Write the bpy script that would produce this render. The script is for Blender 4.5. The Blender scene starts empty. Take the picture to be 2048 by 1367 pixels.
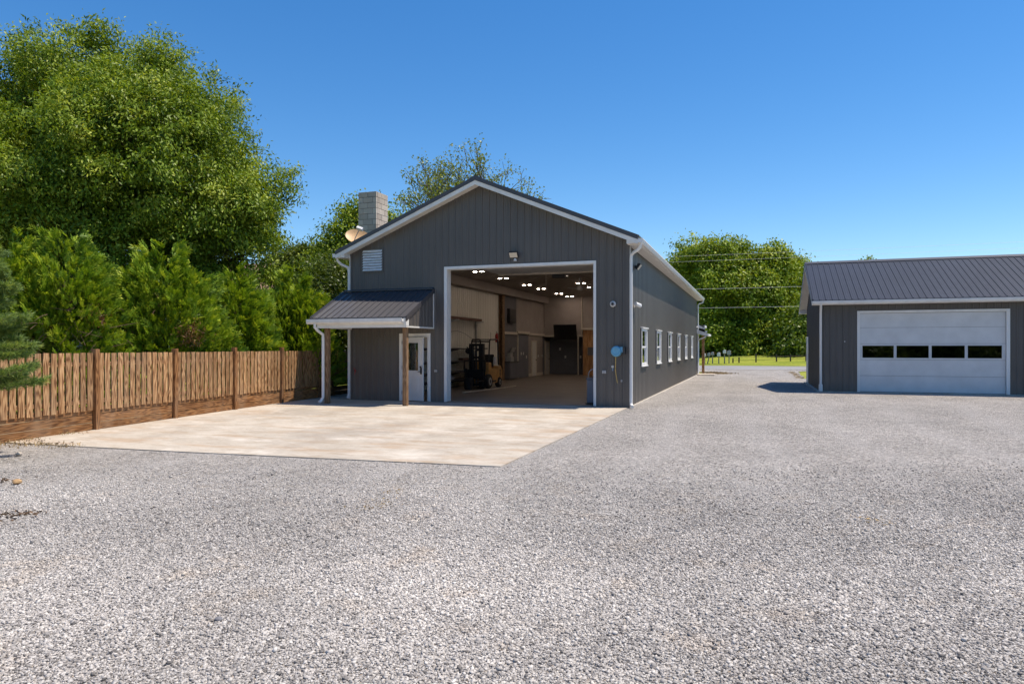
import bpy, math, random
import numpy as np
from mathutils import Vector, Matrix
PI = math.pi
random.seed(7)
scene = bpy.context.scene
col = scene.collection

# ------------------------------------------------------------------ helpers
def tag(o, label=None, cat=None, group=None, kind=None):
    if label: o['label'] = label
    if cat: o['category'] = cat
    if group: o['group'] = group
    if kind: o['kind'] = kind
    return o

def thing(name, loc, label, cat, group=None):
    o = bpy.data.objects.new(name, None); col.objects.link(o)
    o.location = loc; o.empty_display_size = 0.2
    return tag(o, label, cat, group)

def copy_tree(o, parent=None):
    c = o.copy(); col.objects.link(c)
    if parent is not None: c.parent = parent
    for ch in [x for x in bpy.data.objects if x.parent == o]:
        copy_tree(ch, c)
    return c

def world_off(o):
    v = Vector((0, 0, 0))
    while o is not None:
        v += Vector(o.location); o = o.parent
    return v

class MB:
    """collects faces; build() links them as ONE mesh object"""
    def __init__(s): s.v = []; s.f = []; s.t = []; s.g = []
    def add(s, vs, fs, tone=0.5, g=None):
        n = len(s.v); s.v += [tuple(p) for p in vs]
        s.f += [tuple(n + i for i in f) for f in fs]; s.t += [tone] * len(fs)
        s.g += g if g else [(0, 0, 0)] * len(vs)
        return s
    def box(s, x0, x1, y0, y1, z0, z1, tone=0.5):
        vs = [(x0,y0,z0),(x1,y0,z0),(x1,y1,z0),(x0,y1,z0),(x0,y0,z1),(x1,y0,z1),(x1,y1,z1),(x0,y1,z1)]
        return s.add(vs, [(0,3,2,1),(4,5,6,7),(0,1,5,4),(1,2,6,5),(2,3,7,6),(3,0,4,7)], tone)
    def obox(s, c, ax, ay, az, tone=0.5, along=None):
        """box of half-axis vectors; along: index of the axis the wood grain follows"""
        c = Vector(c); ax, ay, az = Vector(ax), Vector(ay), Vector(az)
        vs, g = [], []
        r = random.random()
        for sz in (-1, 1):
            for sx, sy in ((-1,-1),(1,-1),(1,1),(-1,1)):
                vs.append(c + ax*sx + ay*sy + az*sz)
                if along is not None:
                    A = (ax, ay, az); S = (sx, sy, sz)
                    o2 = [i for i in range(3) if i != along]
                    g.append((sum(A[i].length*S[i] for i in o2) + r*37, A[along].length*S[along] + r*91, r))
        return s.add(vs, [(0,3,2,1),(4,5,6,7),(0,1,5,4),(1,2,6,5),(2,3,7,6),(3,0,4,7)], tone, g or None)
    def prism(s, poly, axis, a0, a1, tone=0.5):
        """poly: 2D points in the plane perpendicular to axis, extruded a0..a1"""
        def P(u, w, a): return {'x': (a,u,w), 'y': (u,a,w), 'z': (u,w,a)}[axis]
        n = len(poly)
        vs = [P(u,w,a0) for u,w in poly] + [P(u,w,a1) for u,w in poly]
        fs = [tuple(range(n)), tuple(range(2*n-1, n-1, -1))] + [(i, (i+1)%n, n+(i+1)%n, n+i)[::-1] for i in range(n)]
        return s.add(vs, fs, tone)
    def rib(s, p0, p1, nrm, w, h, tone=0.5, top=0.45):
        p0, p1, nrm = Vector(p0), Vector(p1), Vector(nrm).normalized()
        side = (p1-p0).normalized().cross(nrm)
        vs = []
        for p in (p0, p1):
            vs += [p-side*w/2, p-side*w/2*top+nrm*h, p+side*w/2*top+nrm*h, p+side*w/2]
        return s.add(vs, [(0,1,5,4),(1,2,6,5),(2,3,7,6),(0,3,2,1),(4,5,6,7)], tone)
    def tube(s, pts, r, n=8, tone=0.5, cap=True):
        pts = [Vector(p) for p in pts]
        rs = r if isinstance(r, (list, tuple)) else [r]*len(pts)
        vs, fs = [], []
        ref = None
        for i, p in enumerate(pts):
            d = (pts[min(i+1, len(pts)-1)] - pts[max(i-1, 0)])
            if d.length < 1e-6: d = Vector((0,0,1))
            d.normalize()
            if ref is None: ref = Vector((0,0,1)) if abs(d.z) < .9 else Vector((1,0,0))
            a = d.cross(ref)
            if a.length < 1e-4: a = d.cross(Vector((0.3,1,0.2)))
            a.normalize(); b = d.cross(a); ref = -b if False else ref
            for k in range(n):
                t = 2*PI*k/n
                vs.append(p + (a*math.cos(t) + b*math.sin(t))*rs[i])
        for i in range(len(pts)-1):
            for k in range(n):
                fs.append((i*n+k, (i+1)*n+k, (i+1)*n+(k+1)%n, i*n+(k+1)%n))
        if cap:
            fs.append(tuple(range(n))); fs.append(tuple((len(pts)-1)*n+k for k in range(n))[::-1])
        return s.add(vs, fs, tone)
    def lathe(s, prof, c, axis='z', n=20, tone=0.5):
        """prof: (radius, height) along the axis through c"""
        vs, fs = [], []
        for r, h in prof:
            for k in range(n):
                t = 2*PI*k/n; u, w = r*math.cos(t), r*math.sin(t)
                q = {'z': (u,w,h), 'y': (u,h,w), 'x': (h,u,w)}[axis]
                vs.append((c[0]+q[0], c[1]+q[1], c[2]+q[2]))
        for i in range(len(prof)-1):
            for k in range(n):
                fs.append((i*n+k, i*n+(k+1)%n, (i+1)*n+(k+1)%n, (i+1)*n+k))
        fs.append(tuple(range(n))[::-1]); fs.append(tuple((len(prof)-1)*n+k for k in range(n)))
        return s.add(vs, fs, tone)
    def build(s, name, mat, parent=None, smooth=False, bevel=0, fix=True):
        off = world_off(parent)
        me = bpy.data.meshes.new(name)
        me.from_pydata([(p[0]-off.x, p[1]-off.y, p[2]-off.z) for p in s.v], [], s.f)
        me.materials.append(mat)
        a = me.attributes.new('tone', 'FLOAT', 'FACE'); a.data.foreach_set('value', s.t)
        if any(x != (0,0,0) for x in s.g):
            a = me.attributes.new('grain', 'FLOAT_VECTOR', 'POINT'); a.data.foreach_set('vector', [c for p in s.g for c in p])
        if fix:
            import bmesh
            bm = bmesh.new(); bm.from_mesh(me); bmesh.ops.recalc_face_normals(bm, faces=bm.faces); bm.to_mesh(me); bm.free()
        o = bpy.data.objects.new(name, me); col.objects.link(o)
        if parent is not None: o.parent = parent
        if smooth:
            me.polygons.foreach_set('use_smooth', [True]*len(me.polygons))
            me.set_sharp_from_angle(angle=math.radians(40))
        if bevel:
            b = o.modifiers.new('bevel', 'BEVEL'); b.width = bevel; b.segments = 2; b.limit_method = 'ANGLE'; b.angle_limit = math.radians(50)
        return o

def boxes(name, mat, parent, lst, bevel=0):
    for b in lst: MB().box(*b).build(name, mat, parent, bevel=bevel)

def arc(c, r, a0, a1, n, plane='xz'):
    out = []
    for i in range(n+1):
        t = a0 + (a1-a0)*i/n; u, w = r*math.cos(t), r*math.sin(t)
        out.append({'xz': (c[0]+u, c[1], c[2]+w), 'xy': (c[0]+u, c[1]+w, c[2]), 'yz': (c[0], c[1]+u, c[2]+w)}[plane])
    return out

# ------------------------------------------------------------------ materials
class NT:
    def __init__(s, name):
        s.m = bpy.data.materials.new(name); s.m.use_nodes = True
        s.t = s.m.node_tree; s.n = s.t.nodes; s.n.clear()
        s.out = s.n.new('ShaderNodeOutputMaterial')
    def new(s, typ, **kw):
        nd = s.n.new('ShaderNode' + typ)
        for k, v in kw.items():
            if k.startswith('i_'):
                key = k[2:].replace('_', ' ')
                nd.inputs[int(key) if key.isdigit() else key].default_value = v
            else: setattr(nd, k, v)
        return nd
    def link(s, a, b): s.t.links.new(a, b)
    def coords(s, scale=(1,1,1), which='Object'):
        tc = s.new('TexCoord'); mp = s.new('Mapping'); mp.inputs['Scale'].default_value = scale
        s.link(tc.outputs[which], mp.inputs['Vector']); return mp.outputs[0]
    def noise(s, vec, scale, detail=4, rough=0.55):
        nd = s.new('TexNoise'); nd.inputs['Scale'].default_value = scale; nd.inputs['Detail'].default_value = detail
        nd.inputs['Roughness'].default_value = rough; s.link(vec, nd.inputs['Vector']); return nd.outputs['Fac']
    def ramp(s, fac, stops):
        r = s.new('ValToRGB'); e = r.color_ramp.elements
        while len(e) < len(stops): e.new(0.5)
        for el, (p, c) in zip(e, stops):
            el.position = p; el.color = (c[0], c[1], c[2], 1) if hasattr(c, '__len__') else (c, c, c, 1)
        s.link(fac, r.inputs[0]); return r.outputs[0]
    def mix(s, fac, a, b, mode='MIX'):
        nd = s.new('Mix', data_type='RGBA', blend_type=mode)
        for x, k in ((fac, 0), (a, 6), (b, 7)):
            if hasattr(x, 'is_linked'): s.link(x, nd.inputs[k])
            elif k == 0: nd.inputs[0].default_value = x
            else: nd.inputs[k].default_value = (x[0], x[1], x[2], 1) if hasattr(x, '__len__') else (x, x, x, 1)
        return nd.outputs[2]
    def math(s, op, a, b=0.0, clamp=False):
        nd = s.new('Math', operation=op, use_clamp=clamp)
        for i, x in enumerate((a, b)):
            if hasattr(x, 'is_linked'): s.link(x, nd.inputs[i])
            else: nd.inputs[i].default_value = x
        return nd.outputs[0]
    def attr(s, name, out='Fac'):
        nd = s.new('Attribute', attribute_name=name); return nd.outputs[out]
    def bump(s, h, strength=0.3, dist=0.01):
        b = s.new('Bump'); b.inputs['Strength'].default_value = strength; b.inputs['Distance'].default_value = dist
        s.link(h, b.inputs['Height']); return b.outputs[0]
    def principled(s, color, rough=0.5, metal=0.0, normal=None, spec=0.5, coat=0.0):
        p = s.new('BsdfPrincipled')
        for x, k in ((color, 'Base Color'), (rough, 'Roughness'), (metal, 'Metallic'), (spec, 'Specular IOR Level'), (coat, 'Coat Weight')):
            if hasattr(x, 'is_linked'): s.link(x, p.inputs[k])
            elif k == 'Base Color': p.inputs[k].default_value = (x[0], x[1], x[2], 1)
            else: p.inputs[k].default_value = x
        if normal is not None: s.link(normal, p.inputs['Normal'])
        s.link(p.outputs[0], s.out.inputs[0]); return p

def plain(name, c, rough=0.5, metal=0.0, var=0.12, scale=6, bump=0.0, spec=0.5, streak=False):
    """paint / plastic / metal with a little grime so that nothing is one flat colour"""
    t = NT(name)
    v = t.coords((1,1,0.12) if streak else (1,1,1))
    n = t.noise(v, scale, 5, 0.6)
    lo = tuple(x*(1-var*1.6) for x in c); hi = tuple(min(1, x*(1+var)) for x in c)
    cc = t.ramp(n, [(0.3, lo), (0.7, hi)])
    v2 = t.coords((1,1,1)); n2 = t.noise(v2, scale*9, 3)
    r = t.math('ADD', t.math('MULTIPLY', n2, 0.16), rough-0.08)
    nm = t.bump(n2, bump, 0.004) if bump else None
    t.principled(cc, r, metal, nm, spec)
    return t.m

M = {}
def siding(name, c, rough=0.42, spec=0.45):
    t = NT(name)
    v = t.coords((1.3,1.3,0.06)); st = t.noise(v, 7, 6, 0.65)
    v2 = t.coords((1,1,1)); big = t.noise(v2, 0.55, 3)
    f = t.math('ADD', t.math('MULTIPLY', st, 0.6), t.math('MULTIPLY', big, 0.5))
    cc = t.ramp(f, [(0.3, tuple(x*0.78 for x in c)), (0.75, tuple(x*1.2 for x in c))])
    sep = t.new('SeparateXYZ'); t.link(v2, sep.inputs[0])
    dust = t.math('MULTIPLY', t.math('SUBTRACT', 1.0, t.math('DIVIDE', sep.outputs[2], 0.9), True), t.math('MULTIPLY', st, 0.5))
    cc = t.mix(dust, cc, (0.27, 0.23, 0.19))
    fine = t.noise(t.coords((1,1,0.25)), 3.0, 2)
    nm = t.bump(fine, 0.18, 0.02)
    t.principled(cc, t.math('ADD', t.math('MULTIPLY', st, 0.18), rough-0.09), 0.0, nm, spec)
    return t.m
M['siding'] = siding('charcoal_siding', (0.098, 0.088, 0.081))
M['siding_garage'] = siding('garage_siding', (0.092, 0.083, 0.077))
M['roof'] = siding('roof_metal', (0.058, 0.056, 0.062), 0.38)
M['roof_garage'] = siding('garage_roof_metal', (0.023, 0.031, 0.052), 0.5, 0.25)
M['white'] = plain('white_trim', (0.74, 0.73, 0.71), 0.45, 0, 0.07, 3, streak=True)
M['soffit'] = plain('white_soffit', (0.72, 0.70, 0.66), 0.55, 0, 0.06, 3)
M['door_white'] = plain('white_door', (0.62, 0.62, 0.62), 0.42, 0, 0.06, 1.5, 0.05)
M['galv'] = plain('galvanised', (0.80, 0.82, 0.84), 0.42, 0.0, 0.12, 12)
M['black'] = plain('black_metal', (0.018, 0.018, 0.02), 0.42, 0, 0.2)
M['rubber'] = plain('black_rubber', (0.02, 0.02, 0.021), 0.75, 0, 0.3, 20)
M['dark_plastic'] = plain('dark_plastic', (0.03, 0.032, 0.036), 0.5)
M['grey_plastic'] = plain('grey_plastic', (0.36, 0.36, 0.36), 0.5)
M['white_plastic'] = plain('white_plastic', (0.75, 0.74, 0.72), 0.4)
M['steel'] = plain('steel', (0.45, 0.45, 0.46), 0.35, 0.8, 0.15)
M['yellow'] = plain('forklift_yellow', (0.55, 0.29, 0.09), 0.42, 0, 0.18, 5)
M['blue'] = plain('blue_plastic', (0.13, 0.38, 0.56), 0.42, 0, 0.1)
M['hose'] = plain('yellow_hose', (0.50, 0.33, 0.10), 0.5, 0, 0.15, 15)
M['brown_wall'] = plain('taupe_wall', (0.36, 0.315, 0.285), 0.8, 0, 0.06, 2, 0.08)
M['slate_wall'] = plain('slate_wall', (0.15, 0.148, 0.16), 0.7, 0, 0.08, 2, 0.08)
M['navy_wall'] = plain('navy_wall', (0.17, 0.175, 0.20), 0.7, 0, 0.08, 2)
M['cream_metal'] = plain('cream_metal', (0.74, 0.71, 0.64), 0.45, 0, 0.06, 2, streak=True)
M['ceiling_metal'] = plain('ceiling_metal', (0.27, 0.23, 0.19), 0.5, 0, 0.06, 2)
M['trim_cream'] = plain('cream_trim', (0.62, 0.56, 0.47), 0.6, 0, 0.05)
M['rust_steel'] = plain('rusty_steel', (0.13, 0.065, 0.045), 0.7, 0, 0.3, 12)
M['shelf_steel'] = plain('shelf_steel', (0.055, 0.055, 0.062), 0.55, 0, 0.3, 10)
M['dish'] = plain('dish_warm_lit_tan', (0.55, 0.34, 0.16), 0.5, 0, 0.08)  # tan puts warm light shining through the dish into its colour
M['tan_roof'] = plain('tan_shingles', (0.30, 0.19, 0.115), 0.85, 0, 0.2, 9, 0.3)
M['house_white'] = plain('house_siding', (0.70, 0.69, 0.67), 0.6, 0, 0.05)
M['bark'] = plain('bark', (0.12, 0.095, 0.075), 0.9, 0, 0.35, 14, 0.5)
M['stem'] = plain('cedar_stem', (0.15, 0.09, 0.06), 0.9, 0, 0.3, 14, 0.4)
M['wire'] = plain('wire_grey', (0.55, 0.56, 0.58), 0.6)
M['mail_post'] = plain('mail_post_wood', (0.33, 0.29, 0.24), 0.8, 0, 0.25, 12)
M['dark_post'] = plain('dark_post', (0.10, 0.075, 0.055), 0.85, 0, 0.25, 12)
M['tan_stone'] = plain('tan_stone', (0.46, 0.29, 0.14), 0.8, 0, 0.2, 20)
M['mortar'] = plain('mortar', (0.13, 0.115, 0.10), 0.9)
M['red'] = plain('red_plastic', (0.32, 0.035, 0.03), 0.5)

def wood(name, dark, mid, light, freq=26.0, rough=0.75):
    t = NT(name)
    at = t.new('Attribute', attribute_name='grain')
    mp = t.new('Mapping'); mp.inputs['Scale'].default_value = (9.0, 0.8, 3.0); t.link(at.outputs['Vector'], mp.inputs[0])
    n = t.noise(mp.outputs[0], 1.0, 2, 0.4)
    ring = t.math('SINE', t.math('MULTIPLY', n, freq*2.6))
    mp2 = t.new('Mapping'); mp2.inputs['Scale'].default_value = (120.0, 2.5, 1.0); t.link(at.outputs['Vector'], mp2.inputs[0])
    fib = t.noise(mp2.outputs[0], 1.0, 3, 0.6)
    f = t.math('ADD', t.math('MULTIPLY', ring, 0.23), t.math('ADD', t.math('MULTIPLY', fib, 0.5), 0.25))
    cc = t.ramp(f, [(0.25, dark), (0.5, mid), (0.78, light)])
    tone = t.attr('tone')
    cc = t.mix(t.math('MULTIPLY', tone, 0.75), t.mix(1.0, cc, (0.62, 0.58, 0.55), 'MULTIPLY'), t.mix(1.0, cc, (1.18, 1.14, 1.12), 'MULTIPLY'))
    wv = t.noise(t.coords((1,1,0.5)), 2.2, 4, 0.6)
    cc = t.mix(t.math('MULTIPLY', t.math('SUBTRACT', wv, 0.45, True), 1.1, True), cc, (0.34, 0.25, 0.17))
    nm = t.bump(f, 0.35, 0.006)
    t.principled(cc, rough, 0, nm, 0.3)
    return t.m
M['fence'] = wood('fence_wood', (0.18, 0.082, 0.032), (0.44, 0.245, 0.11), (0.64, 0.415, 0.215))
M['fence_board'] = wood('kick_board_wood', (0.13, 0.056, 0.02), (0.28, 0.13, 0.047), (0.40, 0.21, 0.085))
M['post_wood'] = wood('treated_post', (0.17, 0.10, 0.05), (0.29, 0.18, 0.10), (0.42, 0.29, 0.18))
M['ply'] = wood('plywood', (0.38, 0.20, 0.085), (0.52, 0.29, 0.13), (0.62, 0.37, 0.18), 10)

def block_mat():
    t = NT('concrete_block')
    v = t.coords(); n = t.noise(v, 3, 5); n2 = t.noise(v, 90, 3)
    tone = t.attr('tone')
    cc = t.ramp(t.math('ADD', t.math('MULTIPLY', n, 0.6), t.math('MULTIPLY', tone, 0.4)), [(0.25, (0.42, 0.355, 0.285)), (0.75, (0.66, 0.57, 0.46))])
    t.principled(cc, 0.9, 0, t.bump(n2, 0.5, 0.006), 0.2); return t.m
M['block'] = block_mat()

def concrete(name, stain=True, base=((0.34,0.295,0.24),(0.50,0.452,0.385)), rough=0.75):
    t = NT(name)
    v = t.coords(); n = t.noise(v, 0.8, 6, 0.62); n2 = t.noise(v, 160, 3); n3 = t.noise(t.coords((0.55,1.6,1)), 1.1, 5, 0.6)
    n5 = t.noise(v, 14, 5, 0.7)
    f = t.math('ADD', t.math('MULTIPLY', n, 0.55), t.math('ADD', t.math('MULTIPLY', n5, 0.25), t.math('MULTIPLY', n2, 0.2)))
    cc = t.ramp(f, [(0.34, base[0]), (0.56, base[1]), (0.75, tuple(min(1, x*1.1) for x in base[1]))])
    if stain:
        m = t.ramp(n3, [(0.50, 0.0), (0.68, 0.6)])
        cc = t.mix(m, cc, (0.36, 0.235, 0.135))
        n4 = t.noise(t.coords((1.0,0.5,1)), 0.55, 5, 0.65)
        m2 = t.ramp(n4, [(0.49, 0.0), (0.66, 0.6)])
        cc = t.mix(m2, cc, (0.27, 0.235, 0.20))
        # curved tyre scuffs: rings round a turning centre
        tc = t.new('TexCoord'); mp = t.new('Mapping'); mp.inputs['Location'].default_value = (2.0, -19.0, 0); t.link(tc.outputs['Object'], mp.inputs[0])
        ln = t.new('VectorMath', operation='LENGTH'); t.link(mp.outputs[0], ln.inputs[0])
        rg = t.math('SINE', t.math('ADD', t.math('MULTIPLY', ln.outputs['Value'], 4.2), t.math('MULTIPLY', n, 3.0)))
        m3 = t.math('MULTIPLY', t.math('GREATER_THAN', rg, 0.82), t.math('MULTIPLY', t.math('SUBTRACT', n4, 0.38, True), 0.9))
        cc = t.mix(m3, cc, (0.25, 0.21, 0.17))
        # worn oil spots
        vo = t.new('TexVoronoi'); vo.inputs['Scale'].default_value = 1.7; t.link(v, vo.inputs['Vector'])
        sp = t.math('MULTIPLY', t.math('LESS_THAN', vo.outputs['Distance'], 0.045), 0.55)
        cc = t.mix(sp, cc, (0.16, 0.12, 0.09))
    if stain:
        s1 = t.noise(t.coords((0.7,2.4,1)), 1.6, 9, 0.72)
        cc = t.mix(t.ramp(s1, [(0.53, 0.0), (0.60, 0.6)]), cc, (0.33, 0.265, 0.195))
        s2 = t.noise(t.coords((1.0,2.2,1)), 4.2, 10, 0.75)
        cc = t.mix(t.ramp(s2, [(0.58, 0.0), (0.64, 0.55)]), cc, (0.27, 0.225, 0.18))
        s3 = t.noise(t.coords((0.8,1.5,1)), 0.9, 9, 0.7)
        cc = t.mix(t.ramp(s3, [(0.56, 0.0), (0.66, 0.5)]), cc, (0.66, 0.61, 0.545))
        s4 = t.noise(v, 55, 3, 0.7)
        cc = t.mix(t.ramp(s4, [(0.62, 0.0), (0.72, 0.6)]), cc, (0.22, 0.18, 0.14))
    nm = t.bump(t.math('ADD', n2, n5), 0.15, 0.004)
    t.principled(cc, rough, 0, nm, 0.3); return t.m
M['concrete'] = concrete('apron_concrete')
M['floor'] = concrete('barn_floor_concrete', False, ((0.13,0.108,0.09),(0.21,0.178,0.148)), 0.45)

def gravel_mat():
    t = NT('gravel')
    v = t.coords()
    vo = t.new('TexVoronoi'); vo.inputs['Scale'].default_value = 58; t.link(v, vo.inputs['Vector'])
    vo2 = t.new('TexVoronoi'); vo2.inputs['Scale'].default_value = 26; t.link(v, vo2.inputs['Vector'])
    sep = t.new('SeparateColor'); t.link(vo.outputs['Color'], sep.inputs[0])
    sep2 = t.new('SeparateColor'); t.link(vo2.outputs['Color'], sep2.inputs[0])
    big = t.noise(v, 0.35, 5, 0.6); mid = t.noise(v, 2.6, 4, 0.6)
    f = t.math('ADD', t.math('MULTIPLY', sep.outputs[0], 0.55), t.math('MULTIPLY', sep2.outputs[1], 0.45))
    cc = t.ramp(f, [(0.12, (0.17,0.16,0.152)), (0.42, (0.46,0.437,0.415)), (0.72, (0.62,0.588,0.555)), (0.95, (0.80,0.76,0.715))])
    cc = t.mix(t.math('MULTIPLY', t.math('GREATER_THAN', sep.outputs[2], 0.93), 0.5), cc, (0.42, 0.31, 0.20))
    patch = t.ramp(t.math('ADD', t.math('MULTIPLY', big, 0.6), t.math('MULTIPLY', mid, 0.4)), [(0.34, (0.78,0.765,0.75)), (0.66, (1.14,1.12,1.10))])
    cc = t.mix(1.0, cc, patch, 'MULTIPLY')
    # compacted wheel tracks running up the lane: finer, paler
    sx = t.new('SeparateXYZ'); t.link(v, sx.inputs[0])
    w1 = t.math('ADD', sx.outputs[0], t.math('MULTIPLY', t.noise(t.coords((0.02,0.09,1)), 1.0, 2), 5.0))
    tr = t.math('POWER', t.math('ABSOLUTE', t.math('SINE', t.math('MULTIPLY', w1, 1.75))), 6.0)
    far = t.math('MULTIPLY', t.math('SUBTRACT', sx.outputs[1], 8.0, True), 1.0)
    cc = t.mix(t.math('MULTIPLY', tr, 0.25), cc, (0.60, 0.57, 0.545))
    h = t.math('SUBTRACT', t.math('ADD', t.math('MULTIPLY', sep.outputs[1], 0.8), t.math('MULTIPLY', sep2.outputs[0], 0.5)), vo.outputs['Distance'])
    nm = t.bump(h, 1.0, 0.03)
    t.principled(cc, 0.85, 0, nm, 0.25); return t.m
M['gravel'] = gravel_mat()

def stone_mat():
    t = NT('loose_stone')
    tone = t.attr('tone'); n = t.noise(t.coords(), 70, 4)
    f = t.math('ADD', t.math('MULTIPLY', tone, 0.8), t.math('MULTIPLY', n, 0.2))
    cc = t.ramp(f, [(0.08, (0.08,0.075,0.073)), (0.32, (0.30,0.283,0.27)), (0.6, (0.48,0.455,0.43)), (0.80, (0.62,0.588,0.55)), (0.885, (0.72,0.68,0.63)), (0.92, (0.50,0.37,0.25))])
    pt = t.noise(t.coords((1,1,0)), 0.55, 5, 0.65); pt2 = t.noise(t.coords((1,1,0)), 1.6, 4, 0.6)
    cc = t.mix(1.0, cc, t.ramp(pt, [(0.35, (0.86,0.86,0.86)), (0.62, (1.08,1.075,1.07))]), 'MULTIPLY')
    cc = t.mix(t.ramp(pt2, [(0.56, 0.0), (0.72, 0.45)]), cc, t.mix(1.0, cc, (1.08, 0.93, 0.76), 'MULTIPLY'))
    t.principled(cc, 0.8, 0, t.bump(n, 0.3, 0.004), 0.3); return t.m
M['stone'] = stone_mat()

def grass_mat(name, a, b, c):
    t = NT(name); v = t.coords()
    n = t.noise(v, 0.16, 5, 0.6); n2 = t.noise(t.coords((1,0.35,1)), 5, 5, 0.7)
    cc = t.ramp(t.math('ADD', t.math('MULTIPLY', n, 0.55), t.math('MULTIPLY', n2, 0.45)), [(0.33, a), (0.5, b), (0.68, c)])
    t.principled(cc, 0.9, 0, t.bump(t.noise(v, 30, 3), 0.6, 0.05), 0.15); return t.m
M['grass'] = grass_mat('lawn_grass', (0.12,0.16,0.018), (0.22,0.255,0.03), (0.33,0.31,0.06))
M['dirt'] = grass_mat('bare_dirt', (0.12,0.085,0.05), (0.22,0.165,0.10), (0.34,0.26,0.16))
M['road'] = grass_mat('road_asphalt', (0.20,0.20,0.21), (0.27,0.27,0.275), (0.33,0.325,0.32))
M['blade'] = plain('grass_blade', (0.22, 0.28, 0.05), 0.8, 0, 0.4, 3)
M['dry_blade'] = plain('dry_grass_blade', (0.40, 0.28, 0.13), 0.85, 0, 0.35, 5)
M['dead_leaf'] = plain('dead_leaf', (0.13, 0.08, 0.045), 0.85, 0, 0.4, 9)

def leaf_mat(name, lo, mid, hi, trans=0.35, rough=0.45, spec=0.4):
    t = NT(name)
    tone = t.attr('tone')
    big = t.noise(t.coords(), 0.5, 3)
    f = t.math('ADD', t.math('MULTIPLY', tone, 0.72), t.math('MULTIPLY', big, 0.28))
    cc = t.ramp(f, [(0.15, lo), (0.5, mid), (0.85, hi)])
    p = t.new('BsdfPrincipled'); t.link(cc, p.inputs['Base Color'])
    p.inputs['Roughness'].default_value = rough; p.inputs['Specular IOR Level'].default_value = spec
    tr = t.new('BsdfTranslucent'); t.link(t.mix(1.0, cc, (1.25, 1.15, 0.55), 'MULTIPLY'), tr.inputs[0])
    mx = t.new('MixShader'); mx.inputs[0].default_value = trans
    t.link(p.outputs[0], mx.inputs[1]); t.link(tr.outputs[0], mx.inputs[2]); t.link(mx.outputs[0], t.out.inputs[0])
    return t.m
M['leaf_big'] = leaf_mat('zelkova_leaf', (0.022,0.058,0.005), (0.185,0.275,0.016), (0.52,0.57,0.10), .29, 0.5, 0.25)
M['leaf_far'] = leaf_mat('maple_leaf', (0.024,0.062,0.005), (0.20,0.285,0.016), (0.52,0.56,0.08), .27, 0.5, 0.25)
M['leaf_lime'] = leaf_mat('lime_leaf', (0.06,0.11,0.008), (0.13,0.20,0.015), (0.24,0.29,0.04))
M['leaf_sparse'] = leaf_mat('sparse_leaf', (0.07,0.11,0.018), (0.17,0.22,0.03), (0.32,0.35,0.08))
M['leaf_cedar'] = leaf_mat('cedar_spray', (0.022,0.07,0.006), (0.19,0.31,0.016), (0.54,0.60,0.06), 0.30, 0.5, 0.3)
M['leaf_brown'] = leaf_mat('browned_spray', (0.14,0.06,0.02), (0.26,0.13,0.05), (0.36,0.24,0.10), 0.2)
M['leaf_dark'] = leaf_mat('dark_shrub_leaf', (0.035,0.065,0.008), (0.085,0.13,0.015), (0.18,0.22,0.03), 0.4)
M['needle'] = leaf_mat('pine_needle', (0.06,0.12,0.04), (0.20,0.30,0.08), (0.50,0.56,0.14), 0.35)

def glass_mat(name, tint=(0.6,0.65,0.64)):
    t = NT(name)
    fr = t.new('Fresnel'); fr.inputs[0].default_value = 1.5
    tr = t.new('BsdfTransparent'); tr.inputs[0].default_value = (*tint, 1)
    gl = t.new('BsdfGlossy'); gl.inputs['Roughness'].default_value = 0.015; gl.inputs[0].default_value = (0.95,0.97,1,1)
    wob = t.noise(t.coords(), 2.0, 2); nm = t.bump(wob, 0.05, 0.02); t.link(nm, gl.inputs['Normal'])
    mx = t.new('MixShader'); t.link(t.math('ADD', t.math('MULTIPLY', fr.outputs[0], 1.3), 0.02, True), mx.inputs[0])
    t.link(tr.outputs[0], mx.inputs[1]); t.link(gl.outputs[0], mx.inputs[2]); t.link(mx.outputs[0], t.out.inputs[0])
    return t.m
M['glass'] = glass_mat('window_glass')
M['glass_dark'] = glass_mat('tinted_glass', (0.25,0.27,0.27))
M['screen'] = plain('tv_screen', (0.008,0.008,0.009), 0.22, 0, 0.1)

def glow(name, c, strength):
    t = NT(name); e = t.new('Emission'); e.inputs[0].default_value = (*c, 1); e.inputs[1].default_value = strength
    t.link(e.outputs[0], t.out.inputs[0]); return t.m
M['lamp'] = glow('lamp_glow', (1.0, 0.80, 0.65), 52.0)

# ------------------------------------------------------------------ world, sun, camera
w = bpy.data.worlds.new('World'); scene.world = w; w.use_nodes = True
wn = w.node_tree.nodes; wl = w.node_tree.links
bg = wn['Background']
sky = wn.new('ShaderNodeTexSky'); sky.sky_type = 'NISHITA'; sky.sun_disc = False
SUN = Vector((0.37, 0.14, 1.0)).normalized()
sky.sun_elevation = math.asin(SUN.z); sky.sun_rotation = math.atan2(SUN.x, SUN.y)
sky.air_density = 1.0; sky.dust_density = 0.1; sky.ozone_density = 3.0; sky.altitude = 100
hs = wn.new('ShaderNodeHueSaturation'); hs.inputs['Hue'].default_value = 0.502; hs.inputs['Saturation'].default_value = 1.32
wl.new(sky.outputs[0], hs.inputs['Color']); wl.new(hs.outputs[0], bg.inputs[0]); bg.inputs[1].default_value = 0.115
sl = bpy.data.lights.new('sun', 'SUN'); sl.energy = 4.5; sl.angle = math.radians(0.5); sl.color = (1.0, 0.89, 0.745)
so = bpy.data.objects.new('sun', sl); col.objects.link(so); so.rotation_euler = SUN.to_track_quat('Z', 'Y').to_euler(); so.location = (20, 10, 60)
cd = bpy.data.cameras.new('camera'); cam = bpy.data.objects.new('camera', cd); col.objects.link(cam)
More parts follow.
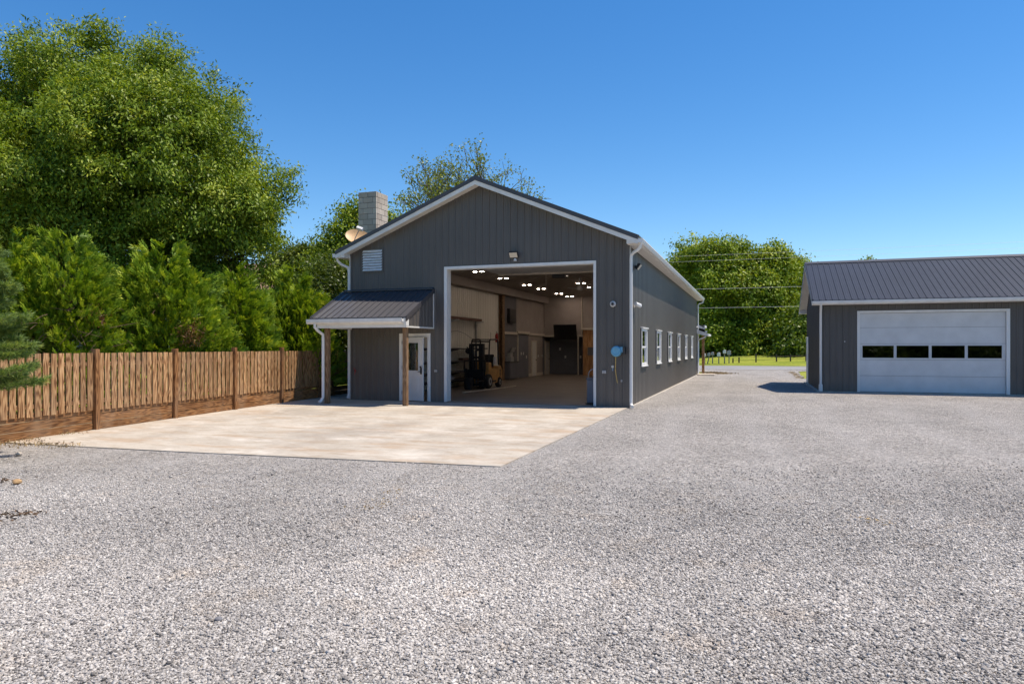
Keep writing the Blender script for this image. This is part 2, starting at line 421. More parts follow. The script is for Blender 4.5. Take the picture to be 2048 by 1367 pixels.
cam.location = (0, 0, 1.75); cam.rotation_euler = (PI/2, 0, math.atan2(485, 1390))
cd.sensor_width = 36; cd.lens = 1390/2048*36; cd.shift_y = 10.5/2048; cd.clip_end = 3000; cd.clip_start = 0.05
scene.camera = cam
scene.view_settings.view_transform = 'Standard'; scene.view_settings.look = 'None'; scene.view_settings.exposure = 0.52; scene.view_settings.gamma = 1
scene.render.engine = 'CYCLES'
scene.cycles.use_denoising = True
scene.cycles.max_bounces = 8; scene.cycles.transparent_max_bounces = 12; scene.cycles.diffuse_bounces = 5
# ------------------------------------------------------------------ ground
def sheet(name, poly, z, mat, thick=0.0, kind='structure', ext=None):
    me = bpy.data.meshes.new(name)
    n = len(poly)
    vs = [(x, y, z) for x, y in poly]; fs = [tuple(range(n))]
    if thick:
        vs += [(x, y, z-thick) for x, y in poly]
        fs += [(i, n+i, n+(i+1) % n, (i+1) % n) for i in range(n)]
    me.from_pydata(vs, [], fs); me.materials.append(mat)
    o = bpy.data.objects.new(name, me); col.objects.link(o)
    o['kind'] = kind
    return o

def ground_z(x, y):
    # flat yard, road, then a lawn bank that rises beyond the road and more to the right
    if y < 70: return -0.03
    u = min(1, (y-70)/26.0); u = u*u*(3-2*u)
    return -0.03 + u*(1.05 + 0.5*max(-1, min(1, (x+2)/12.0)))
def build_ground():
    xs = np.concatenate([np.linspace(-900, -80, 9), np.linspace(-60, 60, 61), np.linspace(80, 900, 9)])
    ys = np.concatenate([np.linspace(-900, -40, 8), np.linspace(-20, 130, 76), np.linspace(160, 1500, 10)])
    vs = [(x, y, ground_z(x, y) + (0.03*math.sin(x*.7)*math.sin(y*.5) if y > 72 else 0)) for y in ys for x in xs]
    nx = len(xs)
    fs = [(j*nx+i, j*nx+i+1, (j+1)*nx+i+1, (j+1)*nx+i) for j in range(len(ys)-1) for i in range(nx-1)]
    me = bpy.data.meshes.new('lawn'); me.from_pydata(vs, [], fs); me.materials.append(M['grass'])
    me.polygons.foreach_set('use_smooth', [True]*len(fs))
    o = bpy.data.objects.new('lawn', me); col.objects.link(o); o['kind'] = 'structure'
build_ground()
sheet('road', [(-300, 58.6), (300, 58.6), (300, 69.4), (-300, 69.4)], -0.012, M['road'])
rng = random.Random(3)
def ragged(p, q, n, amp):
    out = []
    for i in range(n):
        t = i/n; a = 0 if i == 0 else rng.uniform(-amp, amp)
        out.append((p[0]+(q[0]-p[0])*t + a, p[1]+(q[1]-p[1])*t + rng.uniform(-amp, amp)*(0 if i == 0 else 1)))
    return out
gpoly = ([(-13.3, 6.0), (-13.3, 10.0), (-12.0, 45.0), (-3.4, 45.3)] + ragged((-3.0, 45.4), (-3.2, 50.5), 4, 0.1) + ragged((-3.2, 50.5), (-6.5, 58.9), 6, 0.2)
         + [(8.5, 58.9)] + ragged((6.0, 58.9), (2.9, 53.5), 5, 0.2) + ragged((2.9, 53.5), (2.55, 38.0), 9, 0.14) + [(2.5, 29.7), (40, 29.7), (40, -22), (-26, -22), (-26, 5)])
sheet('gravel_yard', gpoly, 0.0, M['gravel'])
sheet('dirt_strip', [(-15.6, 4), (-12.3, 4), (-12.75, 9.2), (-13.2, 11), (-13.8, 17), (-14.8, 26), (-17.4, 26), (-17.4, 4)], -0.006, M['dirt'])
apron = [(-13.02, 8.92), (-8.9, 9.12), (-3.5, 9.52), (-3.44, 20.05), (-12.66, 20.05), (-12.7, 26), (-14.75, 26), (-13.85, 17), (-13.12, 11)]
sheet('concrete_apron', apron, 0.016, M['concrete'], 0.12)
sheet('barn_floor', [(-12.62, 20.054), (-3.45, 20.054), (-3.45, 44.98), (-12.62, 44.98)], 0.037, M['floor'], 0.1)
sheet('garage_slab', [(2.3, 29.62), (14.4, 29.62), (14.4, 37.3), (2.3, 37.3)], 0.03, M['concrete'], 0.1)
sheet('porch_pad', [(-3.5, 44.6), (-2.35, 44.6), (-2.35, 46.6), (-9, 48.4), (-9, 45.1), (-3.5, 45.1)], 0.05, M['concrete'], 0.1)

def np_mesh(name, V, F, mat, tone=None, parent=None, smooth=False):
    """V (n,3), F (m,k) int"""
    me = bpy.data.meshes.new(name)
    m, k = F.shape
    me.vertices.add(len(V)); me.vertices.foreach_set('co', np.ascontiguousarray(V, dtype=np.float32).ravel())
    me.loops.add(m*k); me.loops.foreach_set('vertex_index', np.ascontiguousarray(F, dtype=np.int32).ravel())
    me.polygons.add(m); me.polygons.foreach_set('loop_start', np.arange(0, m*k, k, dtype=np.int32))
    me.update(calc_edges=True); me.validate()
    me.materials.append(mat)
    if tone is not None:
        a = me.attributes.new('tone', 'FLOAT', 'FACE'); a.data.foreach_set('value', np.ascontiguousarray(tone, dtype=np.float32))
    if smooth: me.polygons.foreach_set('use_smooth', [True]*m)
    o = bpy.data.objects.new(name, me); col.objects.link(o)
    if parent is not None: o.parent = parent
    return o

# loose stones of the near yard
def stones():
    R = np.random.default_rng(5)
    n = 1000000; dmax = 11.5
    d = np.sqrt(2.9**2 + R.random(n)*(dmax**2-2.9**2))
    lat = (R.random(n)*2-1)*(0.78*d+0.4)
    th = math.atan2(485, 1390); c, s = math.cos(th), math.sin(th)
    X = lat*c - d*s; Y = lat*s + d*c
    edge = 9.52 + (X+3.5)*0.0632
    ok = ~((X < -3.47) & (X > -13.2) & (Y > edge-0.01+.35*R.random(n)**12)) & (X > -12.3 - 0.1*np.abs(Y-8))
    keep = R.random(n) < np.clip((11.5-d)/7.0, 0, 1)**2.2
    ok &= keep
    X, Y, d = X[ok], Y[ok], d[ok]; n = len(X)
    cube = np.array([(-1,-1,-1),(1,-1,-1),(1,1,-1),(-1,1,-1),(-1,-1,1),(1,-1,1),(1,1,1),(-1,1,1)], float)
    F = np.array([(0,3,2,1),(4,5,6,7),(0,1,5,4),(1,2,6,5),(2,3,7,6),(3,0,4,7)])
    size = np.exp(R.normal(math.log(0.0047), 0.30, n))
    size = np.clip(size, 0.0025, 0.0115)
    V = cube[None]*(1 + R.uniform(-0.42, 0.42, (n,8,3)))
    V *= (size[:,None]*np.stack([R.uniform(0.85,1.5,n), R.uniform(0.7,1.15,n), R.uniform(0.4,0.8,n)],1))[:,None,:]
    a = R.uniform(0, 2*PI, n); b = R.normal(0, 0.33, n); e = R.normal(0, 0.33, n)
    def rot(V, ang, i, j):
        ca, sa = np.cos(ang)[:,None], np.sin(ang)[:,None]
        vi = V[:,:,i]*ca - V[:,:,j]*sa; vj = V[:,:,i]*sa + V[:,:,j]*ca
        V[:,:,i], V[:,:,j] = vi, vj
    rot(V, b, 0, 2); rot(V, e, 1, 2); rot(V, a, 0, 1)
    V[:,:,0] += X[:,None]; V[:,:,1] += Y[:,None]
    V[:,:,2] += (R.uniform(-0.2, 1.1, n)*size*0.8)[:,None]
    FF = (F[None] + (np.arange(n)*8)[:,None,None]).reshape(-1,4)
    patch = 0.10*np.sin(X*0.9+1.3*np.sin(Y*0.6))*np.sin(Y*1.1+X*.3)
    tn = np.clip(R.beta(1.9, 1.7, n)*0.93 + patch, 0, 1)
    o = np_mesh('gravel', V.reshape(-1,3), FF, M['stone'], np.repeat(tn, 6))
    tag(o, 'loose grey crushed stone covering the yard in front', 'gravel', kind='stuff')
stones()

# ------------------------------------------------------------------ the barn
XL, XR, YF, YB = -12.65, -3.42, 20.0, 45.0
XC = (XL+XR)/2; EZ = 4.86; SL = 0.415
def zw(x): return EZ + SL*((XR-XL)/2 - abs(x-XC))
barn = thing('barn', (XC, YF, 0), 'charcoal metal barn with a tall open overhead door and a block chimney', 'barn')
def rib_run(mb, x, y, spans, cuts, nrm, axis='y', w=0.04, h=0.02):
    pass
DX0, DX1, DZ = -10.74, -9.80, 2.10          # walk door opening
OX0, OX1, OZ = -9.17, -4.42, 4.22           # overhead door opening
mb = MB()
T = 0.18
mb.box(XL, DX0, YF, YF+T, 0, EZ); mb.box(DX0, DX1, YF, YF+T, DZ, EZ); mb.box(DX1, OX0, YF, YF+T, 0, EZ)
mb.box(OX0, OX1, YF, YF+T, OZ, EZ); mb.box(OX1, XR, YF, YF+T, 0, EZ)
mb.prism([(XL, EZ), (XR, EZ), (XC, zw(XC))], 'y', YF, YF+T)
def facade_rib(x, w, h):
    spans = [(0.02, zw(x)-0.02)]
    if DX0-0.1 < x < DX1+0.1: spans = [(DZ+0.1, zw(x)-0.02)]
    if OX0-0.1 < x < OX1+0.1: spans = [(OZ+0.1, zw(x)-0.02)]
    for a, b in spans: mb.rib((x, YF, a), (x, YF, b), (0,-1,0), w, h)
k = 0; x = XL+0.12
while x < XR-0.05:
    facade_rib(x, 0.05, 0.02)
    facade_rib(x+0.076, 0.022, 0.005); facade_rib(x+0.152, 0.022, 0.005)
    x += 0.2286
mb.build('wall', M['siding'], barn)
# side and back walls
WIN = [22.25+3.64*i for i in range(6)]; WW, WZ0, WZ1 = 1.12, 1.21, 2.30
mb = MB()
ys = [YF+T] + [v for y in WIN for v in (y, y+WW)] + [YB]
for i in range(len(ys)-1):
    if i % 2 == 0: mb.box(XR-T, XR, ys[i], ys[i+1], 0, EZ)
    else:
        mb.box(XR-T, XR, ys[i], ys[i+1], 0, WZ0); mb.box(XR-T, XR, ys[i], ys[i+1], WZ1, EZ)
y = YF+0.12
while y < YB-0.05:
    for dy, rw, rh in ((0, 0.05, 0.015), (0.10, 0.022, 0.003), (0.18, 0.022, 0.003)):
        yy = y+dy
        inw = any(a-0.07 < yy < a+WW+0.07 for a in WIN)
        for a, b in ([(0.02, WZ0-0.07), (WZ1+0.09, EZ-0.1)] if inw else [(0.02, EZ-0.1)]):
            mb.rib((XR, yy, a), (XR, yy, b), (1,0,0), rw, rh)
    y += 0.277
mb.build('wall', M['siding'], barn)
mb = MB(); mb.box(XL, XL+T, YF+T, YB, 0, EZ)
y = YF+0.2
while y < YB: mb.rib((XL, y, 0.02), (XL, y, EZ-0.1), (-1,0,0), 0.05, 0.02); y += 0.2286
mb.build('wall', M['siding'], barn)
mb = MB(); mb.box(XL+T, XR-T, YB-T, YB, 0, EZ); mb.prism([(XL, EZ), (XR, EZ), (XC, zw(XC))], 'y', YB-T, YB)
mb.build('wall', M['siding'], barn)
# corner trims
mb = MB(); mb.box(XR-0.075, XR+0.024, YF-0.026, YF, 0.02, EZ-0.02); mb.box(XR, XR+0.024, YF, YF+0.10, 0.02, EZ-0.1); mb.build('corner_trim', M['siding'], barn, bevel=0.005)
boxes('corner_trim', M['siding'], barn, [(XL-0.024, XL+0.06, YF-0.026, YF, 0.02, EZ-0.02)], 0.005)
boxes('edge_flashing', M['white'], barn, [(XL-0.012, XL+0.012, YF-0.045, YF-0.027, 0.03, EZ-0.1), (XR+0.026, XR+0.05, YF+0.012, YF+0.036, 0.03, EZ-0.2)])
# thin wall base flashing
mb2 = MB(); mb2.box(XR, XR+0.03, YF+0.1, YB, 0.0, 0.035)
mb2.build('base_flashing', M['trim_cream'], barn)
# roof
OV, GAB = 0.32, 0.38
RY0, RY1 = YF-GAB, YB+GAB
def roof_slope(sign):
    mb = MB()
    xe = XC + sign*((XR-XL)/2+OV)
    ze = EZ - SL*OV
    a, b = 0.05, 0.17
    mb.prism([(XC, zw(XC)+a), (xe, ze+a), (xe+sign*0.04, ze+b-0.02), (XC, zw(XC)+b)], 'y', RY0, RY1)
    n = Vector((sign*SL, 0, 1)).normalized()
    y = RY0+0.03
    while y < RY1:
        mb.rib((XC+sign*0.1, y, zw(XC)+b-SL*0.1), (xe+sign*0.03, y, ze+b-0.012), n, 0.05, 0.022); y += 0.2286
    mb.build('roof', M['roof'], barn)
roof_slope(1); roof_slope(-1)
mb = MB()
mb.prism([(XC-0.2, zw(XC)+0.20-SL*0.2), (XC, zw(XC)+0.215), (XC+0.2, zw(XC)+0.20-SL*0.2), (XC+0.2, zw(XC)+0.18-SL*0.2), (XC, zw(XC)+0.19), (XC-0.2, zw(XC)+0.18-SL*0.2)], 'y', RY0-0.02, RY1+0.02)
mb.build('ridge_cap', M['roof'], barn)
for (yo, d) in ((RY0, -1), (RY1, 1)):                # rake: white board below, dark metal trim above
    mw, md = MB(), MB()
    for sgn in (1, -1):
        xe = XC + sgn*((XR-XL)/2+OV); ze = EZ-SL*OV
        P = lambda o0, o1: [(XC, zw(XC)+o0), (xe, ze+o0), (xe, ze+o1), (XC, zw(XC)+o1)]
        y0, y1 = sorted((yo, yo+d*0.02)); mw.prism(P(-0.075, 0.055), 'y', y0, y1)
        y0, y1 = sorted((yo, yo+d*0.035)); md.prism(P(0.058, 0.185), 'y', y0, y1)
        y0, y1 = sorted((yo, YF if d < 0 else YB)); mw.prism(P(-0.03, -0.005), 'y', y0, y1)
    mw.build('rake_board', M['soffit'], barn); md.build('rake_trim', M['roof'], barn)
for sgn in (1, -1):                                   # boxed eaves
    mb = MB(); xw = XR if sgn > 0 else XL; xe = xw+sgn*OV; ze = EZ-SL*OV
    mb.prism([(xw+sgn*0.003, ze-0.05), (xe, ze-0.05), (xe, ze+0.10), (xw+sgn*0.003, EZ+0.0)], 'y', RY0+0.001, RY1-0.001)
    o = mb.build('eave_soffit', M['soffit'], barn)
    # K-style gutter
    g = MB(); q = [(0.002, 0.0), (0.085, 0.0), (0.115, 0.05), (0.115, 0.085), (0.135, 0.10), (0.135, 0.125), (0.12, 0.125), (0.12, 0.105), (0.10, 0.09), (0.10, 0.055), (0.078, 0.012), (0.002, 0.012)]
    g.prism([(xe+sgn*u, ze-0.035+w_) for u, w_ in q], 'y', RY0, RY1)
    g.box(min(xe+sgn*.002, xe+sgn*.12), max(xe+sgn*.002, xe+sgn*.12), RY0-0.004, RY0-0.001, ze-0.033, ze+0.085)
    g.build('gutter', M['white'], barn)
def downspout(pts, parent, name='downspout', w=0.042, d=0.032):
    m = MB(); m.tube(pts, [0.045]*len(pts), 8); return m.build(name, M['white'], parent, smooth=True)
ze = EZ-SL*OV
downspout([(XR+OV+.06, YF-.24, ze-.02), (XR+OV+.05, YF-.24, ze-.14), (XR+OV-.02, YF-.22, ze-.22), (XR+.16, YF-.14, ze-.28), (XR+.085, YF-.06, ze-.34), (XR+.075, YF-.045, ze-.44), (XR+.075, YF-.045, 0.16), (XR+.085, YF-.07, .10), (XR+.15, YF-.26, .06)], barn)
downspout([(XR+OV+.06, YB+.2, ze-.02), (XR+OV+.04, YB+.2, ze-.16), (XR+.12, YB+.1, ze-.26), (XR+.075, YB-.06, ze-.36), (XR+.075, YB-.06, .1)], barn)
downspout([(XL-OV-.06, YF-.2, ze-.02), (XL-OV-.05, YF-.2, ze-.12), (XL-OV+.06, YF-.15, ze-.24), (XL-.07, YF-.03, ze-.34), (XL-.06, YF+.0, ze-.5), (XL-.06, YF+.0, 0.2), (XL-.08, YF-.05, .06)], barn)
# overhead door opening trim and the door itself, rolled up under the ceiling
mb = MB()
for x0, x1 in ((OX0-0.065, OX0), (OX1, OX1+0.05)): mb.box(x0, x1, YF-0.035, YF-0.003, 0.03, OZ+0.06)
mb.box(OX0, OX1, YF-0.035, YF-0.003, OZ, OZ+0.06)
mb.box(OX0, OX0+0.03, YF-0.03, YF+T+0.1, 0.04, OZ-0.002); mb.box(OX1-0.03, OX1, YF-0.03, YF+T+0.1, 0.04, OZ-0.002); mb.box(OX0+0.03, OX1-0.03, YF-0.03, YF+T+0.1, OZ-0.03, OZ-0.002)
mb.build('door_frame', M['white'], barn, bevel=0.004)
od = MB()
for i in range(7): od.box(OX0+0.02, OX1-0.02, YF+0.42+i*0.61, YF+0.42+i*0.61+0.60, 4.50, 4.55)
odo = od.build('overhead_door', M['door_white'], barn, bevel=0.006)
s_ = MB(); s_.box(OX0+0.03, OX1-0.03, YF+4.62, YF+4.69, 4.44, 4.58); s_.build('bottom_seal', M['trim_cream'], odo)
for xx in (OX0-0.06, OX1+0.06):
    tr = MB()
    tr.box(xx-0.03, xx+0.03, YF+T+0.02, YF+T+0.05, 0.05, 4.3)
    tr.tube([(xx, YF+T+.05, 4.2), (xx, YF+T+.12, 4.42), (xx, YF+T+.35, 4.52), (xx, YF+4.9, 4.55)], 0.025, 6)
    for q in range(4): tr.box(xx-0.012, xx+0.012, YF+0.9+q*1.2, YF+0.93+q*1.2, 4.55, 4.86)
    tr.build('door_track', M['steel'], odo)
for q in range(5):
    hg = MB(); hg.box(OX0+0.25+q*0.42, OX0+0.33+q*0.42, YF+0.62+0.0*q, YF+0.70, 4.40, 4.495)
    hg.build('roller_bracket', M['white_plastic'], odo)
# walk door: frame, opened leaf with a half light
mb = MB()
mb.box(DX0-0.085, DX0, YF-0.03, YF-0.003, 0.03, DZ+0.09); mb.box(DX1, DX1+0.085, YF-0.03, YF-0.003, 0.03, DZ+0.09); mb.box(DX0, DX1, YF-0.03, YF-0.003, DZ, DZ+0.09)
mb.box(DX0, DX0+0.03, YF-0.02, YF+T, 0.04, DZ-.002); mb.box(DX1-0.03, DX1, YF-0.02, YF+T, 0.04, DZ-.002); mb.box(DX0+.03, DX1-.03, YF-0.02, YF+T, DZ-0.03, DZ-.002)
mb.build('door_frame', M['white'], barn, bevel=0.004)
lf = MB(); lw = 0.86; hinge = Vector((DX0+0.035, YF-0.03, 0)); ang = math.radians(-14)
dv = Vector((math.cos(ang), math.sin(ang), 0)); nv = Vector((-math.sin(ang), math.cos(ang), 0))
def leafbox(m, u0, u1, z0, z1, n0, n1):
    c = hinge + dv*(u0+u1)/2 + nv*(n0+n1)/2 + Vector((0,0,(z0+z1)/2)); m.obox(c, dv*(u1-u0)/2, nv*(n1-n0)/2, Vector((0,0,(z1-z0)/2)))
for b in ((0, 0.17, 0.05, 2.06), (0.69, lw, 0.05, 2.06), (0.17, 0.69, 0.05, 0.99), (0.17, 0.69, 1.91, 2.06)): leafbox(lf, b[0], b[1], b[2], b[3], 0, 0.045)
for u0 in (0.17, 0.47): 
    leafbox(lf, u0+0.02, u0+0.20, 0.28, 0.84, -0.012, -0.001); leafbox(lf, u0+0.045, u0+0.175, 0.31, 0.81, -0.018, -0.012)
for b in ((0.15, 0.19, 0.97, 1.93), (0.67, 0.71, 0.97, 1.93), (0.19, 0.67, 0.97, 1.01), (0.19, 0.67, 1.89, 1.93)): leafbox(lf, b[0], b[1], b[2], b[3], -0.015, -0.001)
dl = lf.build('door', M['door_white'], barn, bevel=0.003)
pg = MB(); leafbox(pg, 0.172, 0.688, 0.992, 1.908, 0.018, 0.026); pg.build('pane', M['glass'], dl)
kn = MB(); kp = hinge + dv*0.79
leafbox(kn, 0.76, 0.82, 0.90, 1.10, -0.02, -0.001); kn.lathe([(0.0, 0), (0.028, 0.005), (0.03, 0.03), (0.0, 0.04)], (kp.x, kp.y-0.075, 1.13), 'y', 12)
kn.tube([(kp.x, kp.y-.02, 0.98), (kp.x, kp.y-.07, .98), (kp.x-.10, kp.y-.05, .98)], 0.012, 6)
kn.build('handle', M['black'], dl)
for zz in (0.25, 1.05, 1.85):
    hn = MB(); hn.tube([(DX0+.03, YF-.045, zz), (DX0+.03, YF-.045, zz+.1)], 0.012, 6)
    hn.build('hinge', M['steel'], dl)
# louvre vent
mb = MB(); vx0, vx1, vz0, vz1 = -12.15, -11.44, 4.24, 4.93
mb.box(vx0-.04, vx0, YF-.05, YF-.022, vz0-.04, vz1+.04); mb.box(vx1, vx1+.04, YF-.05, YF-.022, vz0-.04, vz1+.04); mb.box(vx0, vx1, YF-.05, YF-.022, vz0-.04, vz0); mb.box(vx0, vx1, YF-.05, YF-.022, vz1, vz1+.04)
vent = mb.build('louvre_vent', M['siding'], barn)
mb = MB(); mb.box(vx0, vx1, YF-.023, YF-.021, vz0, vz1); mb.build('shade_backing', M['black'], vent)  # black sheet stands in for the shade between the louvres
mb = MB()
nl = 8; st = (vz1-vz0)/nl
for i in range(nl):
    z0 = vz0+i*st
    mb.prism([(YF-.085, z0+.012), (YF-.080, z0+.004), (YF-.024, z0+st*.86), (YF-.03, z0+st*.92)], 'x', vx0+.003, vx1-.003, random.random())
mb.build('louvre', M['galv'], vent)
# side windows
def side_window(y):
    f = MB()
    a = 0.055
    f.box(XR-.10, XR+.045, y-a, y+.03, WZ0-a, WZ1+a); f.box(XR-.10, XR+.045, y+WW-.03, y+WW+a, WZ0-a, WZ1+a)
    f.box(XR-.10, XR+.045, y+.03, y+WW-.03, WZ0-a, WZ0+.03); f.box(XR-.10, XR+.045, y+.03, y+WW-.03, WZ1-.03, WZ1+a)
    f.box(XR-.03, XR+.012, y+.03, y+WW-.03, (WZ0+WZ1)/2-.03, (WZ0+WZ1)/2+.03)
    for u in (0, 1):
        yy = y+.03 if u == 0 else y+WW-.075
        f.box(XR-.03, XR+.008, yy, yy+.045, WZ0+.03, WZ1-.03)
    f.box(XR, XR+.085, y-.08, y+WW+.08, WZ1+a, WZ1+a+.035); f.box(XR, XR+.075, y-.07, y+WW+.07, WZ0-a-.03, WZ0-a)
    w_ = f.build('window', M['white'], barn, bevel=0.006)
    p = MB(); p.box(XR-.012, XR-.004, y+.07, y+WW-.07, WZ0+.031, (WZ0+WZ1)/2-.031); p.build('pane', M['glass'], w_)
    p = MB(); p.box(XR-.002, XR+.004, y+.07, y+WW-.07, (WZ0+WZ1)/2+.031, WZ1-.031); p.build('pane', M['glass'], w_)
    boxes('trim', M['siding'], w_, [(XR+.002, XR+.035, yy, yy+.05, WZ0-.06, WZ1+.06) for yy in (y-.115, y+WW+.06)])
for y in WIN: side_window(y)
# small canopy over the walk door
PX0, PX1, PY, PZ0, PZ1 = -12.86, -9.60, 18.10, 2.60, 3.55
psl = (PZ1-PZ0)/(YF-PY)
mb = MB(); mb.prism([(PY, PZ0), (YF-.021, PZ1-.01), (YF-.021, PZ1+.03), (PY, PZ0+.04)], 'x', PX0, PX1)
n = Vector((0, -psl, 1)).normalized(); x = PX0+0.06
while x < PX1:
    mb.rib((x, PY, PZ0+.039), (x, YF-.022, PZ1+.029), n, 0.05, 0.028)
    for dx in (0.076, 0.152):
        if x+dx < PX1: mb.rib((x+dx, PY, PZ0+.039), (x+dx, YF-.022, PZ1+.029), n, 0.025, 0.006)
    x += 0.2286
cano = mb.build('canopy_roof', M['roof'], barn)
mb = MB()
for xx in (PX0-.03, PX1): mb.prism([(PY-.01, PZ0-.10), (YF-.03, PZ1-.09), (YF-.03, PZ1+.06), (PY-.01, PZ0+.065)], 'x', xx, xx+.03)
mb.prism([(YF-.10, PZ1+.06), (YF-.021, PZ1+.06), (YF-.021, PZ1+.10), (YF-.1, PZ1+.03)], 'x', PX0, PX1); mb.build('flashing', M['roof'], cano)
mb = MB(); mb.prism([(PY-.135, 2.60), (PY-.11, 2.60), (PY-.10, 2.53), (PY-.065, 2.48), (PY-.003, 2.48), (PY-.003, 2.45), (PY-.08, 2.45), (PY-.13, 2.50), (PY-.135, 2.58)], 'x', PX0-.07, PX1-.06)
mb.box(PX0-.07, PX0-.06, PY-.12, PY-.003, 2.46, 2.58); mb.box(PX1-.07, PX1-.06, PY-.12, PY-.003, 2.46, 2.58)
mb.build('gutter', M['white'], cano)
mb = MB(); mb.box(PX0+.22, PX1+.02, PY, PY+.06, 2.33, 2.575); mb.box(PX1-.05, PX1+.02, PY+.06, YF-.022, 2.33, 2.375)
mb.box(PX1-.06, PX1+.025, PY-.01, PY+.16, 2.38, 2.60)
mb.box(PX0+.22, PX0+.28, PY+.06, YF-.022, 2.33, 2.45); mb.box(PX0+.28, PX1-.05, PY+.06, YF-.03, 2.40, 2.415)
mb.build('beam', M['soffit'], cano)
mb = MB(); mb.prism([(PY+.06, 2.378), (YF-.03, 2.378), (YF-.03, PZ1-.1), (PY+.06, PZ0-.04)], 'x', PX1-.035, PX1-.005)
y = PY+.25
while y < YF-.1: mb.rib((PX1-.005, y, 2.38), (PX1-.005, y, PZ0+psl*(y-PY)-.1), (1,0,0), 0.045, 0.018); y += 0.2286
mb.build('gable_siding', M['siding'], cano)
mb = MB(); mb.box(PX1-.01, PX1+.02, YF-.055, YF-.024, 2.38, PZ1-.06); mb.build('edge_flashing', M['white'], cano)
for px_ in (-12.46, -9.76):
    mb = MB(); mb.obox((px_, 18.40, 1.174), (.067,0,0), (0,.067,0), (0,0,1.158), 0.4, 2); mb.build('post', M['post_wood'], cano, bevel=0.006)
downspout([(-12.66, PY-.07, 2.46), (-12.66, PY-.07, 2.36), (-12.62, PY+.02, 2.26), (-12.53, PY+.16, 2.14), (-12.53, PY+.17, 2.02), (-12.53, PY+.17, .22), (-12.56, PY+.10, .10), (-12.58, PY+.02, .07)], cano)
# wall fittings that belong to the building
def wallbox(x, z, w_=.10, h=.07, mat='grey_plastic'):
    m = MB(); m.box(x-w_/2, x+w_/2, YF-.05, YF-.021, z-h/2, z+h/2); m.box(x-w_*.36, x-w_*.06, YF-.056, YF-.05, z-h*.3, z+h*.3); m.box(x+w_*.06, x+w_*.36, YF-.056, YF-.05, z-h*.3, z+h*.3)
    m.build('outlet', M[mat], barn, bevel=0.003)
wallbox(-9.52, 1.0); wallbox(-4.13, 1.03, .12, .09); wallbox(-3.62, .78, .05, .06)
m = MB(); m.box(-12.47, -12.43, YF-.05, YF-.021, 0.93, 1.02); m.lathe([(0.0, 0), (.016, .0), (.016, .04), (0, .045)], (-12.46, YF-.11, 1.05), 'y', 10)
m.tube([(-12.45, YF-.05, .95), (-12.43, YF-.09, .93), (-12.43, YF-.10, .84)], .010, 6); m.build('hydrant_valve', M['red'], barn)
m = MB(); m.tube([(-3.86, YF-.02, 1.16), (-3.86, YF-.10, 1.16), (-3.86, YF-.12, 1.07)], .018, 8); m.lathe([(.0, 0), (.04, .003), (.04, .012), (0, .015)], (-3.86, YF-.14, 1.19), 'y', 10); m.build('faucet', M['steel'], barn, smooth=True)
# chimney of concrete block, built block by block
def chimney(x0, x1, y0, y1, z1):
    core = MB(); g = 0.012
    core.box(x0+g, x1-g, y0+g, y1-g, 0, z1-.02)
    ch = core.build('chimney', M['mortar'], barn)
    mb = MB(); H = 0.203; z = z1; r = 0
    while z > 4.2:
        z0 = z-H+.009
        off = 0.2 if r % 2 else 0.4
        cuts = [x0] + [c for c in np.arange(x0+off-.4*0, x1-.08, .4)] + [x1]
        for a, b in zip(cuts[:-1], cuts[1:]): mb.box(a+.007, b-.007, y0, y0+.1, z0+.004, z, random.random())
        cuts = [y0+.1] + [c for c in np.arange(y0+.1+(.1 if r % 2 else .3), y1-.08, .4)] + [y1]
        for a, b in zip(cuts[:-1], cuts[1:]):
            mb.box(x1-.1, x1, a+.007, b-.007, z0+.004, z, random.random()); mb.box(x0, x0+.1, a+.004, b-.004, z0, z, random.random())
        z -= H; r += 1
    mb.build('block', M['block'], ch, bevel=0.004)
    fl = MB(); fl.box(x0+.28, x1-.28, y0+.25, y1-.25, z1-.02, z1+.05); fl.build('flue_liner', M['tan_stone'], ch)
chimney(-13.84, -13.08, 22.4, 23.25, 7.46)
# ------------------------------------------------------------------ barn interior
CZ = 4.84
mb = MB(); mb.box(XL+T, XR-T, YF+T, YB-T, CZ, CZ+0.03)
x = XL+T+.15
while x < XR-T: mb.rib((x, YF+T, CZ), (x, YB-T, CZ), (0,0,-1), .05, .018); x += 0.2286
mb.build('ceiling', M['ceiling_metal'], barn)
mb = MB(); ix = XL+T
mb.box(ix, ix+.03, YF+T, 33.55, .04, 4.44); y = YF+T+.1
while y < 33.5: mb.rib((ix+.03, y, .05), (ix+.03, y, 4.43), (1,0,0), .07, .026); y += 0.2286
mb.build('liner_panel', M['cream_metal'], barn)
mb = MB(); mb.box(ix, ix+.42, YF+T, 41.55, 4.45, CZ-.002); mb.build('bulkhead', M['brown_wall'], barn, bevel=.01)
mb = MB(); mb.box(ix, ix+.06, 33.9, 43.9, .04, 2.44); mb.build('lower_wall', M['slate_wall'], barn)
mb = MB(); mb.box(ix, ix+.06, 36.3, 41.55, 2.58, 4.449); mb.build('upper_wall', M['brown_wall'], barn)
mb = MB(); mb.box(ix, ix+.06, 33.9, 36.3, 2.58, 4.449); mb.build('upper_wall', M['slate_wall'], barn)  # flush dark panel: the shade of a niche put into colour
mb = MB(); mb.box(ix+.06, ix+.10, 36.55, 38.35, .04, 2.43); mb.build('lower_wall', M['navy_wall'], barn)
mb = MB(); mb.box(ix+.06, ix+.085, 38.36, 41.2, .04, 2.43); mb.build('lower_wall', M['brown_wall'], barn)
mb = MB(); mb.box(ix, XR-T, 41.55, 41.70, 2.50, CZ-.002); mb.build('upper_wall', M['brown_wall'], barn)
